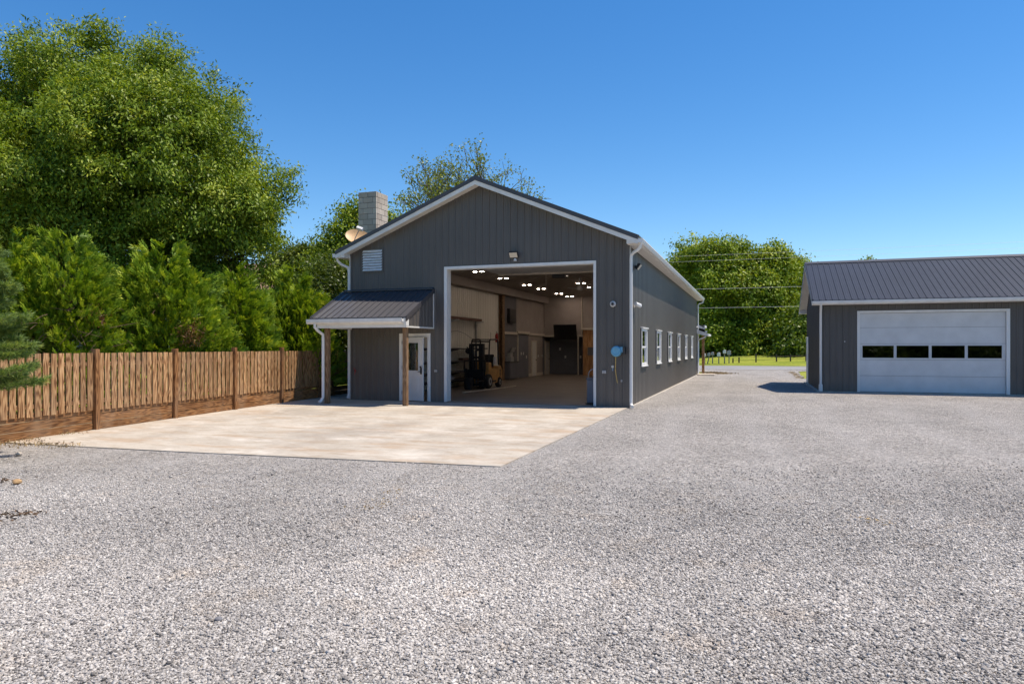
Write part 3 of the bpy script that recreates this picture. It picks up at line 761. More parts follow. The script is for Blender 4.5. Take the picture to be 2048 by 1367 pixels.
mb = MB(); mb.box(ix, XR-T, 43.0, 43.1, .04, CZ-.002); mb.build('lower_wall', M['navy_wall'], barn)
mb = MB(); mb.box(XR-T-.03, XR-T, YF+T, 22.1, .04, CZ-.002)
for a, b in ((22.1, 43.9),): mb.box(XR-T-.03, XR-T, a, b, 2.38, CZ-.002); mb.box(XR-T-.03, XR-T, a, b, .04, 1.15)
mb.build('liner_panel', M['cream_metal'], barn)
boxes('interior_trim', M['trim_cream'], barn, [
 (ix, ix+.13, 33.9, 36.3, 2.44, 2.575), (ix, ix+.17, 36.3, 38.4, 2.50, 2.64), (ix, ix+.13, 38.4, 41.53, 2.44, 2.575),
 (ix+.13, -9.9, 41.50, 41.72, 2.40, 2.50), (ix+.087, ix+.11, 38.4, 38.9, .04, .22), (ix+.087, ix+.11, 39.92, 41.2, .04, .22), (ix+.06, ix+.11, 36.42, 36.52, .04, 2.43),
 (-10.22, -10.16, 41.45, 41.54, .04, 2.39), (-10.0, -9.94, 41.48, 41.549, 2.501, CZ-.003)])
def inner_door(y):
    f = MB(); f.box(ix+.086, ix+.13, y-.08, y, .04, 2.14); f.box(ix+.086, ix+.13, y+.82, y+.90, .04, 2.14); f.box(ix+.086, ix+.13, y, y+.82, 2.06, 2.14)
    d = f.build('door', M['trim_cream'], barn)
    l = MB(); l.box(ix+.088, ix+.115, y+.002, y+.818, .05, 2.058); l.build('leaf', M['soffit'], d)
    h = MB(); h.lathe([(0,0),(.03,.01),(.03,.05),(0,.06)], (ix+.115, y+.72, 1.0), 'x', 10); h.build('handle', M['black'], d)
inner_door(39.0); inner_door(41.75)
for (y, z) in ((36.95, 1.32), (37.35, 1.32), (37.9, 1.12), (40.2, 1.15), (41.0, 1.15)):
    m = MB(); m.box(ix+.10, ix+.118, y, y+.10, z, z+.15); m.build('light_switch', M['white_plastic'], barn, bevel=.003)
for (x, z) in ((-11.45, 1.05), (-10.45, 1.05), (-11.8, 1.55)):
    m = MB(); m.box(x, x+.11, 42.98, 42.999, z, z+.17); m.build('light_switch', M['white_plastic'], barn, bevel=.003)
# bare stud end wall with blocks
mb = MB()
for xx in (ix+.01, ix+.22): mb.obox((xx+.02, 33.72, 2.24), (.02,0,0), (0,.13,0), (0,0,2.2), .6, 2)
for zz in (.35, .9, 1.5, 2.1, 2.7, 3.3, 3.9): mb.obox((ix+.135, 33.72, zz), (.085,0,0), (0,.125,0), (0,0,.02), .7, 0)
mb.obox((ix+.135, 33.83, 2.24), (.085,0,0), (0,.012,0), (0,0,2.2), .2, 2)
mb.build('stud_wall', M['post_wood'], barn)

# lit twin ceiling lights; those out of view are added to light the barn
lx = (-10.5, -7.8, -5.1); ly = (26.0, 28.9, 32.3, 34.7, 38.2, 40.6)
row_name = {-10.5: 'in the row along the cream wall', -7.8: 'in the middle ceiling row', -5.1: 'in the added unseen row along the window wall'}
order = ('first', 'second', 'third', 'fourth', 'fifth', 'sixth')
proto = thing('ceiling_light', (lx[0], ly[0], CZ), 'x', 'ceiling light')
for sgn in (-1, 1):
    f = MB(); cx = lx[0]+sgn*.15; cy = ly[0]
    f.box(cx-.10, cx+.10, cy-.10, cy+.10, CZ-.05, CZ-.018); hd = f.build('head', M['white_plastic'], proto, bevel=.004)
    e = MB(); e.box(cx-.06, cx+.06, cy-.055, cy+.055, CZ-.058, CZ-.051); e.build('diffuser', M['lamp'], hd)
for x in lx:
    for i, y in enumerate(ly):
        o = proto if (x == lx[0] and i == 0) else copy_tree(proto)
        o.location = (x, y, CZ)
        tag(o, 'lit twin square ceiling light, %s from the opening %s' % (order[i], row_name[x]), 'ceiling light', 'twin square lights on the barn ceiling')

# ceiling fan / heater spinner, opener, hanging cord
cf = thing('ceiling_fan', (-7.35, 30.3, CZ), 'small grey fan hanging from the barn ceiling on a short rod', 'fan')
m = MB(); m.lathe([(0, 0), (.07, 0), (.07, -.08), (.02, -.10), (.02, -.35), (0, -.35)], (-7.35, 30.3, CZ), 'z', 12); m.build('rod', M['steel'], cf, smooth=True)
m = MB(); m.lathe([(0, -.35), (.10, -.36), (.13, -.42), (.13, -.5), (.09, -.56), (0, -.58)], (-7.35, 30.3, CZ), 'z', 16); m.build('motor', M['grey_plastic'], cf, smooth=True)
for k in range(4):
    m = MB(); a = .5+k*PI/2; d = Vector((math.cos(a), math.sin(a), 0)); s2 = Vector((-math.sin(a), math.cos(a), .25))
    m.obox(Vector((-7.35, 30.3, CZ-.47))+d*.34, d*.24, s2*.06, (0,0,.004)); m.build('blade', M['grey_plastic'], cf)
go = thing('door_opener', (-7.1, 26.0, CZ-.3), 'dark box of the overhead door opener under the barn ceiling', 'door opener')
m = MB(); m.box(-7.35, -6.85, 25.75, 26.15, CZ-.42, CZ-.22); m.build('housing', M['dark_plastic'], go, bevel=.02)
m = MB(); m.tube([(-7.1, 21.0, CZ-.24), (-7.1, 25.75, CZ-.27)], .02, 6); m.box(-7.3, -7.27, 25.9, 25.94, CZ-.22, CZ-.02); m.box(-6.93, -6.9, 25.9, 25.94, CZ-.22, CZ-.02); m.build('rail', M['steel'], go)
m = MB(); m.tube([(-7.55, 25.6, CZ-.24), (-7.55, 25.6, CZ-.85)], .006, 5); m.lathe([(0,0),(.02,.0),(.02,.05),(0,.06)], (-7.55, 25.6, CZ-.9), 'z', 8); m.build('cord', M['white_plastic'], go)

# storage rack on the cream wall
rk = thing('storage_rack', (-12.2, 27.3, .037), 'dark cantilever shelf rack standing along the cream metal wall', 'rack')
for yy in (24.2, 27.3, 30.3):
    m = MB(); m.box(ix+.07, ix+.15, yy-.04, yy+.04, .037, 3.0)
    m.build('upright', M['grey_plastic'], rk)
for zz in (.33, .66, 1.12, 1.66):
    m = MB(); m.box(ix+.155, ix+.62, 23.9, 30.5, zz, zz+.055)
    for yy in (24.2, 27.3, 30.2): m.prism([(ix+.155, zz-.10), (ix+.155, zz-.001), (ix+.55, zz-.001), (ix+.55, zz-.02)], 'y', yy-.03, yy+.03)
    m.build('shelf', M['shelf_steel'], rk, bevel=.004)
for yy in (24.2, 27.3, 30.2):
    m = MB(); m.prism([(ix+.155, 2.82), (ix+.155, 2.93), (ix+.55, 2.95), (ix+.55, 2.92)], 'y', yy-.03, yy+.03); m.build('arm', M['white_plastic'], rk)
m = MB(); m.box(ix+.18, ix+.29, 23.8, 30.6, 2.952, 3.08); m.box(ix+.30, ix+.40, 23.8, 29.6, 2.953, 3.05)
tag(m.build('steel_beam', M['rust_steel'], None, bevel=.006), 'long rusty brown beam lying on the top arms of the rack', 'beam')
m = MB()
pts = [(ix+.10+.02*math.sin(i*1.7), 24.0+i*.32, 2.35-.12*math.sin(i*.35)-.35*(i > 13)*(i-13)*.1) for i in range(22)]
m.tube(pts, .008, 5); tag(m.build('cable', M['dark_plastic'], None, smooth=True), 'thin dark cable strung loosely across the cream metal wall', 'cable')
for (y0, ln, zz, hh, ww, mt, nm, lb) in ((26.0, .55, 1.177, .10, .3, 'dark_plastic', 'tool_case', 'flat dark tool case lying on the rack shelf'), (28.0, .75, 1.177, .08, .22, 'rust_steel', 'metal_offcut', 'rusty metal offcut lying on the rack shelf'), (26.6, .4, .387, .12, .25, 'white_plastic', 'parts_box', 'small pale box on the lowest rack shelf')):
    m = MB(); m.box(ix+.2, ix+.2+ww, y0, y0+ln, zz, zz+hh); m.box(ix+.22, ix+.18+ww, y0+.03, y0+ln-.03, zz+hh+.001, zz+hh+.02)
    tag(m.build(nm, M[mt], None, bevel=.01), lb, nm.split('_')[1])
# red extinguisher on the wall
fe = thing('fire_extinguisher', (ix+.14, 33.0, 2.0), 'small red extinguisher hung on the cream wall beside the bare studs', 'extinguisher')
m = MB(); m.lathe([(0,0),(.07,.01),(.075,.05),(.075,.36),(.04,.43),(.02,.46),(0,.46)], (ix+.14, 33.0, 2.0), 'z', 14); m.build('cylinder', M['red'], fe, smooth=True)
m = MB(); m.tube([(ix+.14, 33.0, 2.46), (ix+.14, 33.0, 2.53), (ix+.14, 32.93, 2.54)], .014, 6); m.tube([(ix+.14, 33.03, 2.47), (ix+.20, 33.1, 2.4), (ix+.2, 33.12, 2.15)], .011, 6); m.build('valve', M['black'], fe)
# workbench with clutter
wb = thing('workbench', (-12.05, 34.9, .037), 'grey workbench cabinet against the dark lower wall', 'workbench')
m = MB(); m.box(ix+.07, ix+.45, 34.1, 35.5, .10, .95); m.build('cabinet', M['slate_wall'], wb, bevel=.006)
m = MB(); m.box(ix+.065, ix+.50, 34.05, 35.55, .952, 1.0); m.build('top', M['shelf_steel'], wb, bevel=.004)
for i in range(3):
    m = MB(); m.box(ix+.452, ix+.47, 34.15+i*.46, 34.57+i*.46, .16, .90); m.build('cabinet_door', M['navy_wall'], wb, bevel=.004)
m = MB(); m.box(ix+.2, ix+.5, 34.15, 34.6, 1.0, 1.25); m.box(ix+.25, ix+.45, 34.2, 34.5, 1.255, 1.45); tag(m.build('parts_washer', M['grey_plastic'], None, bevel=.01), 'pale grey parts machine standing on the workbench top', 'machine')
m = MB(); m.obox((ix+.25, 35.2, 1.62), (.02,0,.0), (0,.32,0), (.06,0,.13)); m.box(ix+.1, ix+.2, 35.1, 35.3, 1.0, 1.5); tag(m.build('monitor', M['grey_plastic'], None, bevel=.008), 'tilted grey monitor on a stalk above the workbench', 'monitor')
# wall speaker / screens
m = MB(); m.box(ix+.062, ix+.22, 34.75, 35.75, 3.05, 3.80); m.box(ix+.221, ix+.232, 34.8, 35.7, 3.09, 3.76); tag(m.build('speaker_cabinet', M['black'], None, bevel=.01), 'black wall cabinet high on the dark panel painted as a shaded niche', 'cabinet')
tv = thing('television', (-11.0, 41.2, 2.55), 'large black television tilted forward on the back wall', 'television')
c = Vector((-10.95, 41.28, 2.68)); up = Vector((.0, -.25, 1)).normalized(); rt = Vector((1, 0, 0)); nr = rt.cross(up)
m = MB(); m.obox(c, rt*.72, nr*.03, up*.47); m.build('casing', M['black'], tv, bevel=.008)
m = MB(); m.obox(c - nr*-.0335 if nr.y < 0 else c - nr*.0335, rt*.70, nr*.003, up*.45); m.build('screen', M['screen'], tv)
m = MB(); m.tube([(-10.95, 41.545, 2.75), (-10.95, 41.36, 2.7)], .04, 6); m.box(-11.1, -10.8, 41.52, 41.549, 2.6, 2.9); m.build('bracket', M['black'], tv)
m = MB(); m.tube([(ix+.13, 40.9, 4.4), (ix+.11, 41.45, 4.42), (ix+.12, 41.5, 3.0)], .01, 5); tag(m.build('wall_cable', M['dark_plastic'], None), 'dark cable dropping down the corner of the upper wall', 'cable')
# plywood booth on the window side
bo = thing('plywood_booth', (-8.2, 42.0, .037), 'plywood booth with a small window at the back of the barn', 'booth')
m = MB(); m.obox((-8.4, 41.40, 1.42), (1.35,0,0), (0,.03,0), (0,0,1.38), .7, 2); m.obox((-9.77, 42.4, 1.42), (.03,0,0), (0,.98,0), (0,0,1.38), .5, 2); m.build('panel', M['ply'], bo)
m = MB(); m.box(-9.95, -7.0, 41.22, 41.54, 2.802, 2.92); m.build('cap', M['trim_cream'], bo)
m = MB(); m.box(-9.85, -9.74, 41.33, 41.44, .04, 2.80); m.box(-9.62, -8.9, 41.345, 41.369, 1.20, 1.26); m.box(-9.62, -8.9, 41.345, 41.369, 1.75, 1.81); m.box(-9.62, -9.57, 41.345, 41.369, 1.26, 1.75); m.build('frame', M['ply'], bo)
m = MB(); m.box(-9.57, -8.9, 41.35, 41.368, 1.26, 1.75); m.build('pane', M['slate_wall'], bo)
# floor board
m = MB(); a, b = Vector((-10.32, 24.0, .055)), Vector((-9.88, 28.8, .055)); d = (b-a)/2; s2 = Vector((d.y, -d.x, 0)).normalized()
m.obox((a+b)/2, d, s2*.035, (0,0,.016)); tag(m.build('floor_plank', M['trim_cream'], None), 'long pale wooden strip lying on the barn floor', 'plank')
# hand truck with a dark tote by the jamb
ht = thing('hand_truck', (-4.45, 20.75, .037), 'dark hand truck with a curved grey handle by the opening jamb', 'hand truck')
hx, hy = -4.60, 20.72
m = MB(); m.tube([(hx-.17, hy, .15), (hx-.17, hy+.02, .8)] + arc((hx, hy+.03, .92), .17, PI, 0, 8) + [(hx+.17, hy+.02, .8), (hx+.17, hy, .15)], .016, 8)
for zz in (.3, .55, .8): m.tube([(hx-.17, hy, zz), (hx+.17, hy, zz)], .012, 6)
m.build('handle', M['steel'], ht, smooth=True)
m = MB(); m.box(hx-.16, hx+.20, hy-.27, hy-.025, .08, .78); m.box(hx-.18, hx+.22, hy-.29, hy-.01, .785, .83); m.build('tote', M['navy_wall'], ht, bevel=.02)
m = MB(); m.box(hx-.2, hx+.22, hy-.32, hy+.02, .055, .075); m.build('toe_plate', M['black'], ht)
for sx in (-.2, .2):
    m = MB(); m.lathe([(0,-.03),(.06,-.03),(.12,-.02),(.125,0),(.12,.02),(.06,.03),(0,.03)], (hx+sx, hy+.1, .162), 'x', 18); m.build('wheel', M['rubber'], ht, smooth=True)

# ------------------------------------------------------------------ forklift
FX, FY, FZ = -10.84, 27.2, .037
fk = thing('forklift', (FX, FY, FZ), 'yellow forklift with a black mast parked inside the open barn', 'forklift')
def fbox(m, x0, x1, y0, y1, z0, z1): return m.box(FX+x0, FX+x1, FY+y0, FY+y1, FZ+z0, FZ+z1)
m = MB()
m.prism([(FY-.30, .24), (FY+.78, .24), (FY+.78, .80), (FY+.35, .86), (FY+.05, .86), (FY-.02, 1.12), (FY-.30, 1.12)], 'x', FX-.44, FX+.44)
body = m.build('body', M['yellow'], fk, bevel=.03)
m = MB(); m.prism([(FY+.785, .22), (FY+1.22, .26), (FY+1.30, .45), (FY+1.28, .80), (FY+1.15, .95), (FY+.785, .95)], 'x', FX-.45, FX+.45); m.build('counterweight', M['yellow'], fk, bevel=.04)
m = MB()
for sx in (-.47, .442): fbox(m, sx, sx+.028, -.05, .5, .25, .32); 
for i in range(5): fbox(m, .4505, .456, .95, 1.12, .48+i*.06, .51+i*.06)
m.build('step_and_grille', M['black'], fk)
for sx in (-.30, .24):
    m = MB(); fbox(m, sx, sx+.10, -.66, -.50, .04, 1.86); fbox(m, sx+.015, sx+.085, -.72, -.661, .08, 1.80); fbox(m, sx+(.101 if sx < 0 else -.07), sx+(.17 if sx < 0 else -.001), -.70, -.60, .10, 1.78); m.build('mast_rail', M['black'], fk, bevel=.006)
m = MB()
for zz, h in ((1.76, .10), (1.25, .08), (.72, .08), (.12, .1)): fbox(m, -.20, .24, -.64, -.54, zz, zz+h)
for sx in (-.13, .0, .13): m.tube([(FX+sx, FY-.60, FZ+.1), (FX+sx, FY-.60, FZ+1.78)], .035 if sx == 0 else .022, 8)
for sx in (-.18, .19): m.tube([(FX+sx, FY-.68, FZ+.5), (FX+sx, FY-.68, FZ+1.75)], .012, 5)
m.tube([(FX-.33, FY-.6, FZ+1.62), (FX-.40, FY-.62, FZ+1.72), (FX-.42, FY-.62, FZ+1.55), (FX-.34, FY-.6, FZ+1.45)], .04, 8)
m.lathe([(0,-.05),(.09,-.04),(.09,.04),(0,.05)], (FX-.40, FY-.58, FZ+1.55), 'y', 14)
m.build('lift_cylinder', M['black'], fk)
m = MB(); fbox(m, -.48, .48, -.80, -.74, .42, .52); fbox(m, -.48, .48, -.80, -.74, .72, .80)
for sx in (-.48, -.25, -.03, .2, .44): fbox(m, sx, sx+.04, -.80, -.74, .80, 1.15)
fbox(m, -.48, .48, -.80, -.74, 1.15, 1.19); fbox(m, -.44, .44, -.735, -.70, .45, .78)
m.build('carriage', M['black'], fk)
for sx in (-.42, .30):
    m = MB(); m.prism([(FY-.81, .36), (FY-.81, .88), (FY-.85, .88), (FY-.86, .41), (FY-1.55, .385), (FY-1.55, .37)], 'x', FX+sx, FX+sx+.11); m.build('fork', M['black'], fk)
m = MB()
for sx in (-.40, .40):
    m.tube([(FX+sx, FY-.22, FZ+1.1), (FX+sx, FY-.12, FZ+1.95), (FX+sx, FY-.06, FZ+2.03), (FX+sx, FY+.75, FZ+2.05), (FX+sx, FY+.84, FZ+1.98), (FX+sx, FY+.95, FZ+.95)], .033, 8)
for i in range(7): m.tube([(FX-.4, FY-.04+i*.13, FZ+2.04), (FX+.4, FY-.04+i*.13, FZ+2.04)], .018, 6)
m.tube([(FX-.4, FY-.12, FZ+1.95), (FX+.4, FY-.12, FZ+1.95)], .03, 8)
m.tube([(FX+.1, FY+.8, FZ+2.0), (FX+.1, FY+.8, FZ+2.35)], .008, 5)
m.build('overhead_guard', M['black'], fk, smooth=True)
m = MB(); m.prism([(FY+.30, .87), (FY+.78, .90), (FY+.80, 1.02), (FY+.86, 1.42), (FY+.78, 1.45), (FY+.70, 1.06), (FY+.30, 1.01)], 'x', FX-.24, FX+.24); m.build('seat', M['rubber'], fk, bevel=.03)
m = MB(); m.tube([(FX-.05, FY-.02, FZ+1.12), (FX-.05, FY+.14, FZ+1.27)], .025, 8)
ring = [Vector((FX-.05, FY+.15, FZ+1.29)) + Vector((math.cos(t)*.17, math.sin(t)*.11, math.sin(t)*.13)) for t in np.linspace(0, 2*PI, 17)]
m.tube(ring, .015, 6, cap=False); m.tube([ring[0], ring[8]], .012, 6); m.build('steering_wheel', M['black'], fk)
for sx, yy, r in ((-.42, -.32, .30), (.42, -.32, .30), (-.40, .92, .22), (.40, .92, .22)):
    m = MB(); m.lathe([(r*.55,-.09),(r*.9,-.09),(r,-.06),(r,.06),(r*.9,.09),(r*.55,.09)], (FX+sx, FY+yy, FZ+r), 'x', 24); wh = m.build('wheel', M['rubber'], fk, smooth=True)
    m = MB(); m.lathe([(0,-.085),(r*.5,-.095),(r*.56,-.093),(r*.56,.093),(r*.5,.095),(0,.085)], (FX+sx, FY+yy, FZ+r), 'x', 18); m.build('rim', M['grey_plastic'], wh, smooth=True)
m = MB(); m.tube([(FX+.35, FY+.62, FZ+1.0), (FX+.36, FY+.62, FZ+1.3)], .07, 10); m.build('gas_tank', M['white_plastic'], fk, smooth=True)
# black ribbed bin in front of it
m = MB(); prof = [(0, 0), (.15, 0)]
for i in range(6): prof += [(.155+i*.004, .02+i*.07), (.170+i*.004, .045+i*.07)]
prof += [(.2, .46), (.2, .49), (.17, .49), (.16, .06), (0, .05)]
m.lathe(prof, (-10.95, 26.0, .037), 'z', 24); tag(m.build('trash_bin', M['rubber'], None), 'round black ribbed bin on the floor before the forklift mast', 'bin')

# ------------------------------------------------------------------ fittings on the barn's outside
def floodlight(name, c, nrm, label):
    nrm = Vector(nrm).normalized(); t_ = thing(name, c, label, 'floodlight')
    c = Vector(c); s2 = Vector((0,0,1)).cross(nrm).normalized()
    fdir = (nrm + Vector((0,0,-.75))).normalized(); up = fdir.cross(s2).normalized()
    p = c + nrm*.13
    m = MB(); m.obox(p, s2*.14, up*.10, fdir*.03)
    for i in range(5): m.obox(p - fdir*.045 + s2*(-.10+.05*i), s2*.006, up*.085, fdir*.016)
    m.build('housing', M['black'], t_, bevel=.006)
    m = MB(); m.obox(p + fdir*.032, s2*.122, up*.082, fdir*.003); m.build('lens', M['trim_cream'], t_)
    m = MB(); m.tube([c + nrm*.02, c + nrm*.06 + Vector((0,0,-.05)), p - fdir*.03], .014, 6); m.obox(c + nrm*.035, s2*.05, (0,0,.05), nrm*.014); m.build('bracket', M['black'], t_)
    return t_
fl = floodlight('floodlight', (-6.88, YF-.005, 4.55), (0,-1,0), 'black floodlight with a cream lens above the overhead door opening')
m = MB(); m.lathe([(0,0),(.045,.0),(.05,.03),(.03,.07),(0,.08)], (-6.84, YF-.10, 4.36), 'z', 12); m.build('motion_sensor', M['white_plastic'], fl, smooth=True)
floodlight('floodlight', (XR+.0, 21.0, 4.17), (1,0,0), 'black floodlight under the eave on the window side wall')
def camera_dome(c, nrm, label):
    t_ = thing('security_camera', c, label, 'security camera')
    ax = 'y' if abs(nrm[1]) > .5 else 'x'; sg = nrm[1] if ax == 'y' else nrm[0]
    m = MB(); m.lathe([(0,0),(.085*1,0.0),(.088,sg*.03),(.075,sg*.055),(.0,sg*.06)], c, ax, 20); m.build('housing', M['white_plastic'], t_, smooth=True)
    m = MB(); m.lathe([(0,sg*.06),(.042,sg*.062),(.036,sg*.085),(.02,sg*.10),(0,sg*.104)], c, ax, 16); m.build('lens', M['black'], t_, smooth=True)
    m = MB(); m.lathe([(.048,sg*.06),(.062,sg*.063),(.062,sg*.075),(.048,sg*.075)], c, ax, 18); m.build('ring', M['grey_plastic'], t_, smooth=True)
camera_dome((-3.87, YF-.02, 3.0), (0,-1,0), 'round white camera on the front wall above the blue hose reel')
sc_ = thing('security_camera', (XR+.02, 20.9, 2.98), 'white bullet camera on the side wall beside the downspout', 'security camera')
m = MB(); m.lathe([(0,0),(.05,0),(.05,.02),(.02,.03),(.02,.08),(0,.08)], (XR+.005, 20.9, 2.98), 'x', 14); m.build('mount', M['white_plastic'], sc_, smooth=True)
m = MB(); m.tube([(XR+.08, 20.78, 3.02), (XR+.17, 21.02, 2.98)], .05, 12); m.tube([(XR+.07, 20.74, 3.045), (XR+.165, 21.03, 3.005)], .058, 12); m.build('housing', M['white_plastic'], sc_, smooth=True)
sn = thing('motion_sensor', (XR+.01, 44.6, 3.0), 'tiny white sensor near the far corner of the window wall', 'sensor')
m = MB(); m.lathe([(0,0),(.04,0),(.05,.05),(.03,.09),(0,.1)], (XR+.005, 44.6, 3.0), 'x', 12); m.build('housing', M['white_plastic'], sn, smooth=True)
m = MB(); m.lathe([(0,.1),(.025,.1),(.02,.13),(0,.135)], (XR+.005, 44.6, 3.0), 'x', 10); m.build('lens', M['grey_plastic'], sn, smooth=True)
# hose reel
hr = thing('hose_reel', (-3.72, YF-.02, 1.63), 'round blue hose reel with a yellow hose on the front wall', 'hose reel')
c = (-3.76, YF-.03, 1.63)
m = MB(); m.lathe([(.085,-.02),(.145,-.02),(.158,-.05),(.158,-.09),(.14,-.13),(.10,-.145),(.085,-.13)], c, 'y', 32)
m.box(-3.65, -3.56, YF-.14, YF-.03, 1.60, 1.76); m.build('casing', M['blue'], hr, smooth=True, bevel=.008)
m = MB(); m.lathe([(0,-.03),(.084,-.03),(.084,-.06),(.03,-.09),(0,-.09)], c, 'y', 20); m.build('hub', M['black'], hr, smooth=True)
m = MB(); m.box(-3.56, -3.51, YF-.19, YF-.021, 1.55, 1.76); m.build('bracket', M['dark_plastic'], hr)
m = MB(); m.tube([(-3.77, YF-.14, 1.47), (-3.775, YF-.13, 1.30), (-3.785, YF-.11, 1.1), (-3.765, YF-.09, .93), (-3.74, YF-.08, .78), (-3.73, YF-.09, .72)], .013, 8)
m.build('hose', M['hose'], hr, smooth=True)
# satellite dish on the eave
sd = thing('satellite_dish', (-13.0, 21.2, 5.0), 'satellite dish in warm-lit tan on the eave before the block chimney', 'satellite dish')
ctr = Vector((-13.02, 21.05, 5.55)); dn = Vector((.30, -.62, .48)).normalized(); e1 = Vector((.86, .2, -.35)); e1 = (e1 - dn*e1.dot(dn)).normalized(); e2 = dn.cross(e1)
m = MB(); vs, fs = [], []; R_, N_ = 6, 28
for sgn_, dz in ((1, 0), (-1, -.012)):
    for i in range(R_+1):
        r = .41*i/R_
        for k in range(N_):
            t = 2*PI*k/N_; vs.append(ctr + e1*(r*math.cos(t)*1.08) + e2*(r*.78*math.sin(t)) + dn*(.42*r*r + dz))
o_ = (R_+1)*N_
for i in range(R_):
    for k in range(N_):
        a, b, c_, d_ = i*N_+k, i*N_+(k+1)%N_, (i+1)*N_+(k+1)%N_, (i+1)*N_+k
        fs += [(a, b, c_, d_), (o_+d_, o_+c_, o_+b, o_+a)]
for k in range(N_): fs.append((R_*N_+k, R_*N_+(k+1)%N_, o_+R_*N_+(k+1)%N_, o_+R_*N_+k))
m.add(vs, fs); m.build('reflector', M['dish'], sd, smooth=True, fix=False)
fp = ctr + dn*.50 + e1*.12
m = MB(); m.tube([ctr - e2*.33 + dn*.02, ctr + dn*.25 - e2*.22 + e1*.05, fp], .014, 6); m.build('arm', M['grey_plastic'], sd)
m = MB(); m.obox(fp, e1*.11, e2*.05, dn*.06); m.build('receiver', M['white_plastic'], sd, bevel=.01)
m = MB(); m.tube([ctr - dn*.02, ctr - dn*.13, Vector((-13.0, 21.25, 4.96))], .025, 8); m.box(-13.10, -12.92, 21.15, 21.35, 4.83, 4.975); m.build('mast', M['steel'], sd)

# rear porch of the barn, beyond the far corner
mb = MB(); mb.prism([(YB+.05, 3.06), (YB+1.5, 2.74), (YB+1.5, 2.80), (YB+.05, 3.14)], 'x', -11, XR+.42); pr = mb.build('porch_roof', M['roof'], barn)
mb = MB(); mb.box(-11, XR+.52, YB+1.5, YB+1.62, 2.68, 2.81); mb.box(XR+.42, XR+.50, YB+.1, YB+1.5, 2.98, 3.12); mb.build('gutter', M['white'], pr)
mb = MB(); mb.prism([(XR+.02, 2.62), (XR+.62, 2.44), (XR+.62, 2.54), (XR+.02, 2.80)], 'y', YB-.2, YB+2.4); mb.build('porch_roof', M['soffit'], barn)
mb = MB(); mb.prism([(XR+.02, 2.60), (XR+.66, 2.43), (XR+.66, 2.60), (XR+.02, 2.87)], 'y', YB-.24, YB-.221); mb.prism([(XR+.02, 2.99), (XR+.50, 2.86), (XR+.50, 2.96), (XR+.02, 3.17)], 'y', YB+.02, YB+.045); mb.box(XR+.641, XR+.72, YB-.22, YB+2.42, 2.46, 2.585); mb.build('fascia', M['white'], barn)
mb = MB(); mb.prism([(XR+.02, 2.81), (XR+.64, 2.55), (XR+.64, 2.585), (XR+.02, 2.86)], 'y', YB-.22, YB+2.42); mb.build('porch_roof', M['roof'], barn)
mb = MB(); mb.obox((XR+.26, YB+1.9, 1.27), (.08,0,0), (0,.08,0), (0,0,1.23), .2, 2); mb.build('post', M['fence'], barn)
mb = MB(); r2 = random.Random(4)
for i in range(22):
    z0 = .06+i*.108; yy = YB+.01
    while yy < YB+1.6:
        ln = r2.uniform(.18, .42); mb.box(XR-.3, XR+.02+r2.uniform(-.012, .012), yy+.005, min(yy+ln, YB+1.7)-.005, z0, z0+.10, r2.random()); yy += ln
mb.build('stone_facing', M['block'], barn, bevel=.008)
downspout([(XR+.56, YB-.16, 2.42), (XR+.42, YB-.16, 2.34), (XR+.10, YB-.08, 2.22), (XR+.09, YB+.06, 2.08), (XR+.09, YB+.06, .12)], barn)

# ------------------------------------------------------------------ the garage on the right
GX0, GX1, GY0, GY1, GE = 2.45, 14.2, 29.8, 37.2, 3.62
GC = (GY0+GY1)/2; GS = 0.46
gar = thing('garage', (8, GY0, 0), 'low charcoal metal garage with a closed white overhead door', 'garage')
def gz(y): return GE + GS*((GY1-GY0)/2 - abs(y-GC))
A0, A1, AZ = 3.80, 8.70, 3.10
mb = MB()
mb.box(GX0, A0, GY0, GY0+.18, 0.0, GE); mb.box(A0, A1, GY0, GY0+.18, AZ, GE); mb.box(A1, GX1, GY0, GY0+.18, 0, GE)
x = GX0+.12; i = 0
while x < GX1:
    for dx, rw, rh in ((0, .05, .02), (.076, .022, .005), (.152, .022, .005)):
        xx = x+dx; z0 = AZ+.08 if A0-.1 < xx < A1+.1 else .02
        mb.rib((xx, GY0, z0), (xx, GY0, GE-.02), (0,-1,0), rw, rh)
    x += 0.2286
mb.build('wall', M['siding_garage'], gar)
for xw, sg in ((GX0, -1), (GX1, 1)):
    mb = MB(); x0, x1 = sorted((xw, xw-sg*.18)); mb.box(x0, x1, GY0+.18, GY1, 0, GE)
    mb.prism([(GY0, GE), (GY1, GE), (GC, gz(GC))], 'x', x0, x1)
    y = GY0+.2
    while y < GY1: mb.rib((xw, y, .02), (xw, y, gz(y)-.03), (sg,0,0), .05, .02); y += .2286
    mb.build('wall', M['siding_garage'], gar)
mb = MB(); mb.box(GX0+.18, GX1-.18, GY1-.18, GY1, 0, GE); mb.build('wall', M['siding_garage'], gar)
GO = .40; gx0, gx1 = GX0-.32, GX1+.32
